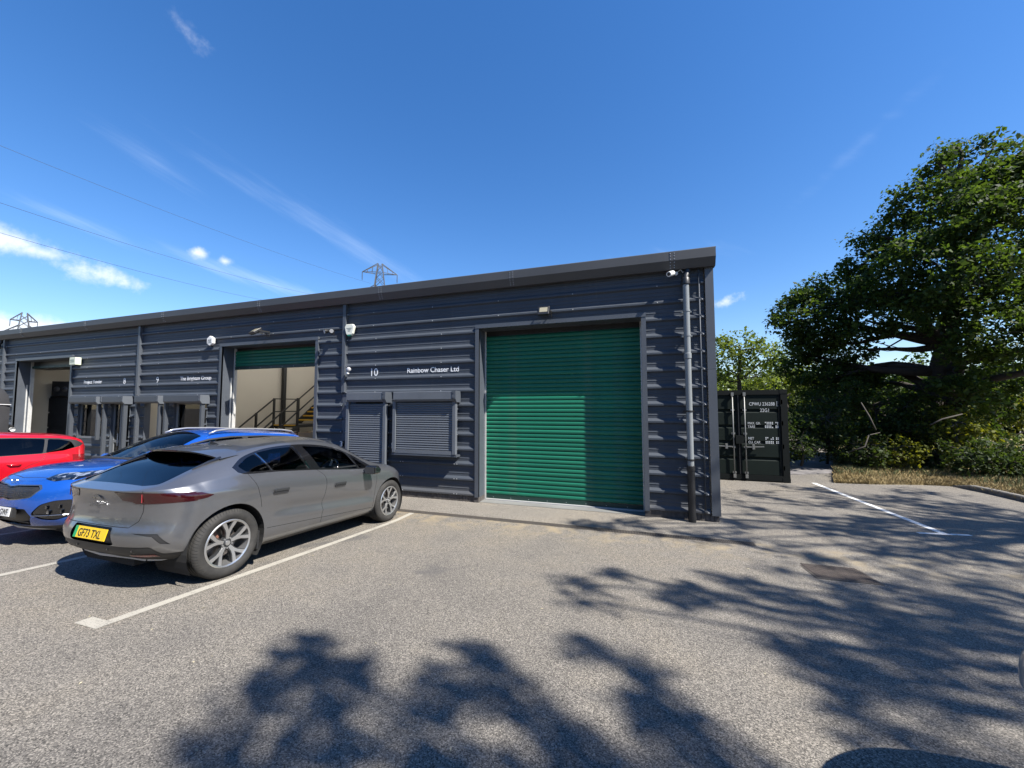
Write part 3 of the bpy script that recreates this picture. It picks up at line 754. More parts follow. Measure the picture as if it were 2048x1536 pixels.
plate_shape('alarm_box', 'hexagonal white alarm box printed AB beside the half open door', 'alarm box', [(.13*math.cos(math.radians(30+60*i))*1.05, .15*math.sin(math.radians(30+60*i))) for i in range(6)], (-11.0, -.045, 3.88), .09, M_white, ex2)
def ex3(a, d):
    b = MB()
    for i in range(2):
        for j in range(3): b.box(-.11+j*.075, -.05+j*.075, -d-.003, -d, .02-.06*i, .045-.06*i)
    tag(b.build('print', M_ink, a), kind='stuff')
    MB().box(-.06, .1, -d+.02, 0, -.16, -.12).build('lamp_base', M_blk, a)
plate_shape('alarm_box', 'square ivory alarm box above the far entrance', 'alarm box', [(-.17, -.13), (.17, -.13), (.17, .13), (-.17, .13)], (-17.62, -.045, 3.53), .16, M_almy, ex3)

# cameras and sensors
cc = empty('security_camera', (1.72, -.045, 4.50)); tag(cc, 'small white bullet camera under the eaves near the downpipe', 'camera')
MB().lathe([(0, 0), (.035, 0), (.035, .03), (0, .03)], 12, 'y', (0, -.03, 0)).build('base', M_white, cc, angle=40)
MB().tube([(0, -.03, 0), (-.04, -.09, -.01), (-.07, -.12, -.02)], .012, 8).build('arm', M_white, cc)
ax = Vector((-.55, -.8, -.35)).normalized(); c0 = Vector((-.09, -.13, -.025))
MB().tube([c0-ax*.05, c0+ax*.1], .05, 16).build('body', M_white, cc, angle=40); MB().tube([c0+ax*.095, c0+ax*.102], .034, 14).build('lens', M_blk, cc)
MB().tube([(.02, -.02, .02), (.08, -.05, .06), (.12, -.04, .0), (.17, -.03, .05), (.19, -.02, -.03), (.14, -.01, -.06)], .006, 6).build('cable', M_white, cc)
tw = empty('twin_spotlight', (-6.52, -.09, 3.85)); tag(tw, 'black twin sensor spotlight left of the shield-shaped alarm', 'lamp')
MB().box(-.05, .05, -.03, 0, -.05, .05).build('base', M_blk, tw)
for sx, ay in ((-1, -.1), (1, -.1)):
    d_ = Vector((sx*.5, -1, -.35)).normalized(); c_ = Vector((sx*.08, -.1, .03))
    MB().tube([(0, -.03, 0), c_], .012, 6).build('arm', M_blk, tw); MB().tube([c_-d_*.04, c_, c_+d_*.08], [.03, .05, .062], 14).build('lamp_head', M_blk, tw, angle=40); MB().tube([c_+d_*.078, c_+d_*.084], .05, 14).build('lens', M_galv, tw)
bs = empty('motion_sensor', (-5.98, -.045, 2.86)); tag(bs, 'small round grey sensor light on the wall left of the number ten', 'sensor')
MB().tube([(0, -.02, .0), (-.0, -.06, -.04)], .02, 8).build('bracket', M_grey_pvc, bs)
MB().lathe([(0, 0), (.05, .0), (.062, .03), (.05, .07), (0, .09)], 14, 'y', (.03, -.13, .01)).build('dome', mat('frosted_grey', (.42, .42, .43), .35), bs, smooth=True)
MB().lathe([(0, 0), (.032, .0), (.036, .05), (0, .06)], 12, 'y', (.0, -.12, -.085)).build('sensor_eye', M_white, bs, smooth=True)
ks = empty('wall_hook', (-6.13, -.10, .93)); tag(ks, 'white hook-shaped fitting on the strip beside the entrance shutter', 'fitting')
lettering('hook', '3', .2, M_white, Matrix.Translation((-.07, 0, 0)) @ FACE_CAM, ks, extrude=.02); MB().box(-.02, .02, .0, .055, .0, .14).build('back_plate', M_blk, ks)
ic = empty('door_intercom', (-4.63, -.04, 1.0)); tag(ic, 'small white intercom between the two closed shutters', 'intercom')
bevel(MB().box(-.05, .05, -.05, 0, -.07, .07).build('housing', M_white, ic), .006); MB().box(-.025, .025, -.052, -.049, -.02, .03).build('keypad', M_ink, ic)

# ---- inside the middle unit
FL = -.19
def atX(px, py, X): d = _F + _R*((px-1024)/FPX) + _U*((768-py)/FPX); return CAM + d*((X-CAM.x)/d.x)
cq = atX(567, 800, -14.12); col_ = empty('steel_column', (cq.x, cq.y, FL)); tag(col_, 'black steel column against the cream wall inside the middle unit', 'column')
MB().box(-.07, .07, -.07, .07, 0, 4.9).build('shaft', M_blksteel, col_); MB().box(-.12, .12, -.12, .12, 0, .02).build('base_plate', M_blksteel, col_)
XF, XN = -13.9, -12.65                     # far and near side of the stair along the cream party wall
Y0 = atX(548, 849, XF).y; zl = atX(548, 849, XF).z-FL; Y1 = Y0+1.25
st = empty('staircase', ((XF+XN)/2, Y0, FL)); tag(st, 'black steel staircase with yellow nosings along the cream wall inside the middle unit', 'staircase')
hwx = (XN-XF)/2
def S_(mb, nm, mt=M_blksteel): mb.build(nm, mt, st)
S_(MB().box(-hwx, hwx, 0, 1.25, zl-.12, zl), 'landing'); S_(MB().box(-hwx, hwx, -.012, .04, zl-.05, zl+.004), 'nosing', M_yellow)
for x in (-hwx+.05, hwx-.05):
    for y in (.08, 1.2): S_(MB().box(x-.04, x+.04, y-.04, y+.04, 0, zl-.12), 'landing_post')
nst = max(5, round(zl/.19)); run = .255; rise = zl/nst
for i in range(1, nst):
    S_(MB().box(-hwx, hwx, -i*run, -i*run+.28, zl-i*rise-.03, zl-i*rise), 'tread'); S_(MB().box(-hwx, hwx, -i*run-.008, -i*run+.05, zl-i*rise-.045, zl-i*rise+.004), 'nosing', M_yellow)
for i in range(12):
    z = zl+(i+1)*.185
    S_(MB().box(-hwx, hwx, 1.25+i*.24, 1.25+(i+1)*.24+.03, z-.03, z), 'tread'); S_(MB().box(-hwx, hwx, 1.25+i*.24-.008, 1.25+i*.24+.05, z-.055, z+.004), 'nosing', M_yellow)
    S_(MB().box(-hwx, hwx, 1.25+(i+1)*.24-.01, 1.25+(i+1)*.24, z-.0, z+.13), 'riser')
for x in (-hwx-.03, hwx+.03):
    S_(MB().bar((x, 0, zl-.12), (x, -nst*run, -.12+.0), .05, .24), 'stringer'); S_(MB().bar((x, 1.25, zl+.02), (x, 1.25+12*.24, zl+12*.185+.02), .05, .26), 'stringer')
    for h in (1.1, .55):
        S_(MB().bar((x, 0, zl+h), (x, -nst*run, h), .045), 'handrail'); S_(MB().bar((x, 1.25, zl+h), (x, 1.25+12*.24, zl+12*.185+h), .045), 'handrail')
        if x < 0: S_(MB().bar((x, 0, zl+h), (x, 1.25, zl+h), .045), 'handrail')
    for y, z in ((0, zl), (-nst*run*.45, zl*.55), (-nst*run*.95, zl*.05), (1.25, zl), (1.25+1.4, zl+1.08), (1.25+2.8, zl+2.16)): S_(MB().box(x-.035, x+.035, y-.035, y+.035, z-.1, z+1.12), 'newel')
wb = empty('wooden_crate', (*pix(626, 862, 14.0).xy, FL)); tag(wb, 'open plywood crate on a bench near the foot of the stairs', 'crate')
for a in ((-.35, .35, -.25, -.23), (-.35, .35, .23, .25), (-.35, -.33, -.23, .23), (.33, .35, -.23, .23)): MB().box(*a, .78, 1.32).build('side_panel', M_wood, wb)
MB().box(-.33, .33, -.23, .23, .78, .8).build('base_panel', M_wood, wb)
bn = empty('workbench', (wb.location.x, wb.location.y, FL)); tag(bn, 'dark workbench under the plywood crate', 'bench')
MB().box(-1.3, .6, -.4, .4, .73, .775).build('worktop', M_blksteel, bn)
for x in (-1.25, .55):
    for y in (-.35, .35): MB().box(x-.03, x+.03, y-.03, y+.03, 0, .73).build('leg', M_blksteel, bn)
chq = empty('office_chair', (*pix(622, 880, 13.2).xy, FL)); tag(chq, 'dark office chair inside the open doorway', 'chair')
bevel(MB().box(-.24, .24, -.03, .05, .62, 1.14).build('backrest', M_blk, chq), .03); bevel(MB().box(-.25, .25, .0, .48, .45, .53).build('seat', M_blk, chq), .03)
MB().tube([(0, .22, .08), (0, .22, .46)], .03, 8).build('gas_column', M_blksteel, chq)
for k in range(5): a = k*1.2566; MB().bar((0, .22, .09), (.28*math.cos(a), .22+.28*math.sin(a), .05), .04).build('leg', M_blksteel, chq)

# ---- inside the far unit
HR = pix(106, 793, 25.5).z-FL; rk = empty('storage_rack', (*pix(106, 830, 25.5).xy, FL), math.radians(35)); tag(rk, 'tall black storage cabinet inside the far unit', 'cabinet')
MB().box(-1.25, 1.25, -.3, .3, .05, HR).build('carcass', M_blk, rk)
for i in range(4): MB().box(-1.24-.02*(i % 2), 1.24-i*.02, -.33, -.3, HR*(.03+.24*i), HR*(.25+.24*i)).build('drawer_front', M_blksteel, rk)
spk = empty('loudspeaker', (*(pix(131, 785, 25.0).xy), FL+HR+.005), math.radians(35)); tag(spk, 'black box loudspeaker on top of the tall black cabinet', 'loudspeaker')
bevel(MB().box(-.3, .3, -.25, .25, 0, .62).build('cabinet', M_blk, spk), .02)
for sx in (-.13, .13): MB().lathe([(0, 0), (.1, .01), (.11, .03)], 16, 'y', (sx, -.27, .3)).build('cone', mat('dark_grey_cone', (.05, .05, .055), .5), spk, smooth=True)

# ---- electricity pylons and their lines far behind
M_pyl = mat('weathered_galvanised_steel', (.06, .065, .075), .6, .2)
def pylon(loc, rz, H, armw, levels, wb_, label, th=.15):
    p_ = empty('pylon', loc, rz); tag(p_, label, 'pylon')
    def hw(z): return wb_*(1-z/H)**.85+.55*(z/H)+.2*0
    legs = [(sx, sy) for sx in (-1, 1) for sy in (-1, 1)]
    for sx, sy in legs:
        MB().tube([(sx*hw(z), sy*hw(z), z) for z in (0, H*.3, H*.55, H*.75, H*.9, H)], .16, 5).build('leg', M_pyl, p_)
    b = MB(); z = 0.0
    while z < H*.97:
        dz = max(1.6, hw(z)*1.9); z2 = min(H, z+dz)
        for (ax, ay), (bx, by) in (((-1, -1), (1, -1)), ((1, -1), (1, 1)), ((1, 1), (-1, 1)), ((-1, 1), (-1, -1))):
            b.bar((ax*hw(z), ay*hw(z), z), (bx*hw(z2), by*hw(z2), z2), .12); b.bar((bx*hw(z), by*hw(z), z), (ax*hw(z2), ay*hw(z2), z2), .12)
        z = z2
    b.build('lattice', M_pyl, p_)
    ends = []
    for (zf, aw) in levels:
        for sx in (-1, 1):
            a = MB(); z = H*zf; tip = (sx*aw, 0, z)
            for sy in (-1, 1):
                a.bar((sx*hw(z), sy*hw(z), z), tip, th); a.bar((sx*hw(z+2.6), sy*hw(z+2.6), z+2.6), tip, th)
                for f_ in (.33, .66):
                    lo = Vector((sx*hw(z), sy*hw(z), z)).lerp(Vector(tip), f_); up = Vector((sx*hw(z+2.6), sy*hw(z+2.6), z+2.6)).lerp(Vector(tip), f_); a.bar(lo, up, .1)
            a.build('cross_arm', M_pyl, p_)
            MB().lathe([(.02, 0)]+[q for i in range(9) for q in ((.14, -.15-.24*i), (.05, -.25-.24*i))]+[(.02, -2.4)], 8, 'z', (sx*aw, 0, z)).build('insulator', M_pyl, p_)
            ends.append(p_.matrix_basis @ Vector((sx*aw, 0, z-2.4)))
    return p_, ends
def wire(a, b, sag, label):
    pts = []
    for i in range(41):
        t_ = i/40; q = Vector(a).lerp(Vector(b), t_); q.z -= sag*4*t_*(1-t_); pts.append(q)
    m = MB().tube(pts, .02, 5); tag(m.build('power_line', M_pyl), label, 'cable')
pa = pix(757, 700, 112.0); Hp = pix(757, 528, 112.0).z
p1, e1 = pylon((pa.x, pa.y, -1.0), math.radians(35), Hp+1, 4.4, [(1-2.6/(Hp+1), 4.6), (.79, 5.6), (.63, 4.9)], 4.2, 'lattice pylon rising behind the roof near the middle of the photo')
pb = pix(44, 700, 210.0); Hq = pix(44, 625, 210.0).z
p2, e2 = pylon((pb.x, pb.y, -1.0), math.radians(72), Hq+1, 6, [(1-2.8/(Hq+1), 2.9), (.80, 4.2), (.64, 3.6)], 3.4, 'distant lattice pylon above the far left end of the roof', .26)
near = [pix(-420, 118, 70), pix(-420, 262, 62), pix(-420, 340, 58)]
for a, b, l in zip((pix(742, 567, 110.5), pix(640, 592, 106), pix(600, 612, 106)), near, ('topmost', 'middle', 'lowest')):
    wire(a, b, 1.2, l+' of the three thin power lines crossing the sky')
# ------------------------------------------------------------------ shipping container beyond the corner
M_cont = mat('shaded_green_container_paint', (.0035, .009, .0068), .7, spec=.2, var=.2, vscale=2, bump=.15, bscale=30); M_cont2 = mat('shaded_container_frame_paint', (.0025, .0045, .0042), .75, spec=.2, var=.2, vscale=3)  # both paints darkened further to stand for tree shade
M_bar = mat('galvanised_lock_bar', (.22, .22, .21), .45, .4, var=.1, vscale=10); M_mark = mat('stencil_white', (.55, .57, .58), .7); M_blue_st = mat('blue_sticker', (.10, .30, .60), .5)
CW, CL, CH = 2.438, 6.06, 2.591
ct = empty('shipping_container', (2.48, 4.66, -.19)); tag(ct, 'dark green shipping container with lock bars behind the building corner', 'container')
for x in (0, CW-.16): MB().box(x, x+.16, 0, .16, .02, CH).build('corner_post', M_cont2, ct)
MB().box(.16, CW-.16, 0, .1, CH-.14, CH-.005).build('header', M_cont2, ct); MB().box(.16, CW-.16, 0, .1, .02, .17).build('sill', M_cont2, ct)
for x in (0, CW-.178):
    for z in (0, CH-.118): MB().box(x-.004, x+.182, -.006, .17, z, z+.122).build('corner_casting', M_cont2, ct)
for s_, (x0, x1) in enumerate(((.17, CW/2-.012), (CW/2+.012, CW-.17))):
    d = empty('container_door', ((x0+x1)/2, .03, .18), 0, ct); w2 = (x1-x0)/2; hh = CH-.14-.18-.01
    # pressed panel: five flat fields standing proud of four recesses
    prof = [(.02, 0), (.0, .0)]; fh = hh/5
    prof = []
    for k in range(5):
        z0, z1 = k*fh, (k+1)*fh; prof += [(0, z0+.055 if k else 0), (0, z1-.055 if k < 4 else hh)]
        if k < 4: prof += [(.04, z1-.02), (.04, z1+.02)]
    MB().strip(prof, 'x', -w2+.05, w2-.05).build('panel', M_cont, d)
    for x in (-w2, w2-.05): MB().box(x, x+.05, -.012, .05, 0, hh).build('door_frame', M_cont2, d)
    for k, xb in enumerate((-w2+.17, w2-.14) if s_ == 0 else (-w2+.14,)):
        b = empty('lock_bar', (xb, -.055, 0), 0, ct); b.parent = d
        MB().tube([(0, 0, -.1), (0, 0, hh+.06)], .017, 8).build('bar', M_bar, b, smooth=True)
        for z in (.02, hh*.33, hh*.5, hh*.8): MB().box(-.045, .045, -.005, .045, z, z+.05).build('guide', M_bar, b)
        for z in (-.1, hh-.02): MB().box(-.035, .035, -.03, .03, z, z+.1).build('cam', M_bar, b)
    sg = 1 if s_ else -1
    MB().bar((-sg*(w2-.17), -.075, .78), (-sg*(w2-.17)+sg*.42, -.075, .80), .022, .03).build('lock_handle', M_bar, d)
    MB().box(-sg*(w2-.33)-.03, -sg*(w2-.33)+.03, -.09, -.01, .72, .86).build('handle_hasp', M_bar, d)
    for z in (.15, .75, 1.4, 2.0): MB().box(*sorted((sg*w2, sg*(w2+.05))), -.03, .02, z, z+.12).build('hinge', M_cont2, d)
MB().box(CW/2-.1, CW/2+.1, -.06, .02, 1.05, 1.28).build('lock_box', M_cont2, ct); MB().box(CW/2-.012, CW/2+.012, .0, .04, .18, CH-.15).build('door_seal', M_blk, ct)
def corr(n, L):
    p = []
    for i in range(n):
        x = i*L/n; p += [(x, 0), (x+L/n*.28, 0), (x+L/n*.5, .036), (x+L/n*.78, .036)]
    return p+[(L, 0)]
for x, s_ in ((.02, 1), (CW-.02, -1)):
    m = MB(); pr = corr(22, CL-.3)
    m.add([(x+s_*b_, .15+a, .15) for a, b_ in pr]+[(x+s_*b_, .15+a, CH-.06) for a, b_ in pr], [(i, i+1, len(pr)+i+1, len(pr)+i) for i in range(len(pr)-1)]); m.build('side_wall', M_cont, ct)
    MB().box(*sorted((x-s_*.02, x+s_*.06)), .15, CL, CH-.07, CH-.004).build('top_rail', M_cont2, ct); MB().box(*sorted((x-s_*.02, x+s_*.06)), .15, CL, .02, .16).build('bottom_rail', M_cont2, ct)
MB().box(.02, CW-.02, .1, CL, CH-.03, CH-.006).build('roof_panel', M_cont, ct); MB().box(.02, CW-.02, CL-.05, CL, .05, CH-.03).build('end_wall', M_cont, ct); MB().box(.05, CW-.05, .1, CL, .05, .16).build('floor', M_cont2, ct)
def mark(s, x, z, size, sx=.8): lettering('stencil_lettering', s, size, M_mark, Matrix.Translation((x, .0285, z)) @ FACE_CAM, ct, extrude=.001, xscale=sx)
mark('CPWU 236288', 1.50, 2.14, .135, .76); mark('5', 2.20, 2.14, .135, .76); mark('22G1', 1.77, 1.96, .135, .8)
f_ = MB(); f_.box(2.185, 2.192, .026, .0285, 2.12, 2.255); f_.box(2.275, 2.282, .026, .0285, 2.12, 2.255); f_.box(2.192, 2.275, .026, .0285, 2.248, 2.255); f_.box(2.192, 2.275, .026, .0285, 2.12, 2.127); f_.build('check_digit_frame', M_mark, ct)
mark('MAX. GR.', 1.45, 1.60, .10, .78); mark('TARE', 1.45, 1.50, .10, .78); mark('NET', 1.45, 1.17, .10, .78); mark('CU. CAP.', 1.45, 1.06, .10, .78)
g_ = MB()          # small figures too fine to read
for zz in (1.605, 1.505, 1.175, 1.065):
    for r0 in (0, .04):
        for k in range(8):
            if k == 5 or rnd.random() < .12: continue
            x = 1.88+k*.043; g_.box(x, x+.026, .0265, .0285, zz+r0, zz+r0+.03)
tag(g_.build('small_figures', M_mark, ct), kind='stuff')
MB().box(.42, .58, .015, .0285, 2.02, 2.2).build('sticker', M_blue_st, ct)
lettering('sticker_mark', 'J', .13, M_mark, Matrix.Translation((.47, .0145, 2.06)) @ FACE_CAM, ct, extrude=.001)
bevel(MB().box(.36, .68, .012, .0285, 1.53, 1.62).build('label', mat('pale_label', (.62, .63, .63), .5), ct), .03)
# ------------------------------------------------------------------ person sitting inside the open middle unit
def skinned(name, joints, bones, mt, parent, sub=2, root=0):
    me = bpy.data.meshes.new(name); me.from_pydata([j[0] for j in joints], bones, []); me.materials.append(mt); o = link(name, me, parent)
    m = o.modifiers.new('skin', 'SKIN'); m.use_smooth_shade = True
    sv_ = me.skin_vertices[0].data if me.skin_vertices else None
    if sv_ is None:
        me.attributes  # layer is made with the modifier below
    o.modifiers.new('sub', 'SUBSURF').levels = sub; o.modifiers['sub'].render_levels = sub
    bm = bmesh.new(); bm.from_mesh(me); lay = bm.verts.layers.skin.verify(); bm.verts.ensure_lookup_table()
    for i, (_, r) in enumerate(joints):
        r = r if hasattr(r, '__len__') else (r, r); bm.verts[i][lay].radius = r; bm.verts[i][lay].use_root = (i == root)
    bm.to_mesh(me); bm.free(); return o
M_skin = mat('skin', (.50, .27, .18), .55); M_shirt = mat('dark_shirt', (.03, .035, .05), .9); M_trou = mat('dark_trousers', (.03, .03, .032), .9); M_hair = mat('cropped_hair', (.07, .05, .035), .8)
hq = pix(592, 868, 13.6); pe = empty('person', (hq.x, hq.y, FL), math.radians(-35)); tag(pe, 'person in dark shirt sitting inside the open middle unit, hand raised to head', 'person')
hz = hq.z-FL; k_ = hz-1.43
J = [((0, 0, .72+k_), (.15, .11)), ((0, -.01, .90+k_), (.14, .10)), ((0, -.03, 1.10+k_), (.16, .11)), ((0, -.02, 1.22+k_), (.07, .06)), ((0, -.05, 1.30+k_), .055), ((0, -.07, 1.40+k_), (.078, .092)), ((0, -.06, 1.50+k_), (.07, .085)),
     ((-.19, -.02, 1.15+k_), .055), ((-.36, -.16, 1.12+k_), .045), ((-.22, -.20, 1.40+k_), .035), ((-.16, -.17, 1.47+k_), (.03, .018)),
     ((.19, -.02, 1.15+k_), .055), ((.26, -.12, .92+k_), .045), ((.16, -.33, .86+k_), .034), ((.12, -.40, .86+k_), (.03, .018)),
     ((-.1, -.02, .68+k_), .09), ((-.14, -.45, .64+k_), .065), ((-.14, -.42, .1), .045), ((-.14, -.55, .04), .04), ((.1, -.02, .68+k_), .09), ((.14, -.45, .64+k_), .065), ((.14, -.42, .1), .045), ((.14, -.55, .04), .04)]
Bn = [(0, 1), (1, 2), (2, 3), (3, 4), (4, 5), (5, 6), (2, 7), (7, 8), (8, 9), (9, 10), (2, 11), (11, 12), (12, 13), (13, 14), (0, 15), (15, 16), (16, 17), (17, 18), (0, 19), (19, 20), (20, 21), (21, 22)]
body_ = skinned('body', J, Bn, M_skin, pe)
for base, tip_dir, side_ in ((Vector((-.16, -.17, 1.475+k_)), Vector((.75, .25, .5)), Vector((.3, -.9, .1))), (Vector((.12, -.40, .86+k_)), Vector((-.35, -.9, -.1)), Vector((.9, -.3, 0)))):
    tip_dir.normalize(); side_.normalize()
    for i, L in enumerate((.075, .085, .08, .062)):
        b0 = base+side_*(-.027+.018*i); skinned('finger', [(b0, .009), (b0+tip_dir*L*.5, .0085), (b0+tip_dir*L*.85+Vector((0, 0, -.015)), .007)], [(0, 1), (1, 2)], M_skin, body_, 1)
    b0 = base-side_*.03; skinned('thumb', [(b0, .011), (b0+(tip_dir*.5-side_*.5)*.06, .009), (b0+(tip_dir*.9-side_*.3)*.075, .008)], [(0, 1), (1, 2)], M_skin, body_, 1)
face = Vector((0, -.07, 1.44+k_))
for sx in (-.032, .032): MB().lathe([(0, -.006), (.012, -.003), (.012, .004)], 10, 'y', (sx, -.155, 1.455+k_)).build('eye', M_white, body_, smooth=True)
MB().add([(-.014, -.155, 1.42+k_), (.014, -.155, 1.42+k_), (0, -.185, 1.422+k_), (0, -.155, 1.46+k_)], [(0, 1, 2), (1, 3, 2), (3, 0, 2)]).build('nose', M_skin, body_); MB().box(-.025, .025, -.158, -.15, 1.385+k_, 1.392+k_).build('mouth', mat('lips', (.35, .12, .1), .6), body_)
for sx in (-1, 1): MB().lathe([(0, 0), (.022, .004), (.03, .012)], 10, 'x', (sx*.082, -.05, 1.435+k_)).build('ear', M_skin, body_, smooth=True)
skinned('hair', [((0, -.035, 1.46+k_), (.076, .085)), ((0, -.045, 1.52+k_), (.066, .078))], [(0, 1)], M_hair, pe, 2)
skinned('shirt', [(p_, (r[0]+.014, r[1]+.014) if hasattr(r, '__len__') else r+.014) for p_, r in (J[0], J[1], J[2], J[3], J[7], ((-.29, -.10, 1.13+k_), .052), J[11], ((.23, -.08, 1.02+k_), .052))], [(0, 1), (1, 2), (2, 3), (2, 4), (4, 5), (2, 6), (6, 7)], M_shirt, pe)
skinned('trousers', [(p_, (r[0]+.012, r[1]+.012) if hasattr(r, '__len__') else r+.012) for p_, r in (J[0], J[15], J[16], J[17], J[19], J[20], J[21])], [(0, 1), (1, 2), (2, 3), (0, 4), (4, 5), (5, 6)], M_trou, pe)
so = empty('stool', (hq.x, hq.y, FL)); tag(so, 'round dark stool under the person in the open unit', 'stool')
MB().lathe([(0, .56+k_), (.17, .56+k_), (.18, .58+k_), (.17, .6+k_), (0, .605+k_)], 20, 'z').build('seat', M_blk, so, smooth=True)
for a in range(4): q = math.radians(45+90*a); MB().bar((.1*math.cos(q), .1*math.sin(q), .57+k_), (.2*math.cos(q), .2*math.sin(q), 0), .025).build('leg', M_blksteel, so)
# ------------------------------------------------------------------ cars: lofted body shells cut into panels
def tab(pairs):
    """monotone cubic through (x, value) pairs"""
    X = np.array([p[0] for p in pairs], float); Y = np.array([p[1] for p in pairs], float)
    h = np.diff(X); d = np.diff(Y)/h; m = np.zeros_like(X); m[0], m[-1] = d[0], d[-1]
    for i in range(1, len(X)-1):
        if d[i-1]*d[i] > 0:
            w1, w2 = 2*h[i]+h[i-1], h[i]+2*h[i-1]; m[i] = (w1+w2)/(w1/d[i-1]+w2/d[i])
    def f(x):
        x = np.clip(np.asarray(x, float), X[0], X[-1]); i = np.clip(np.searchsorted(X, x)-1, 0, len(h)-1); t_ = (x-X[i])/h[i]
        return (2*t_**3-3*t_**2+1)*Y[i]+(t_**3-2*t_**2+t_)*h[i]*m[i]+(-2*t_**3+3*t_**2)*Y[i+1]+(t_**3-t_**2)*h[i]*m[i+1]
    return f
def crom(C, k, closed_mirror=False):
    """Catmull-Rom along axis 1 of C [station, ctrl, 3], k samples per interval"""
    n = C.shape[1]
    first = 2*C[:, :1]-C[:, 1:2]; last = (C[:, -2:-1]*np.array([1, -1, 1])) if closed_mirror else 2*C[:, -1:]-C[:, -2:-1]
    A = np.concatenate([first, C, last], 1); out = []
    for i in range(n-1):
        p0, p1, p2, p3 = A[:, i], A[:, i+1], A[:, i+2], A[:, i+3]
        for s_ in range(k):
            t_ = s_/k
            out.append(.5*((2*p1)+(-p0+p2)*t_+(2*p0-5*p1+4*p2-p3)*t_*t_+(-p0+3*p1-3*p2+p3)*t_**3))
    out.append(A[:, n]); return np.stack(out, 1)

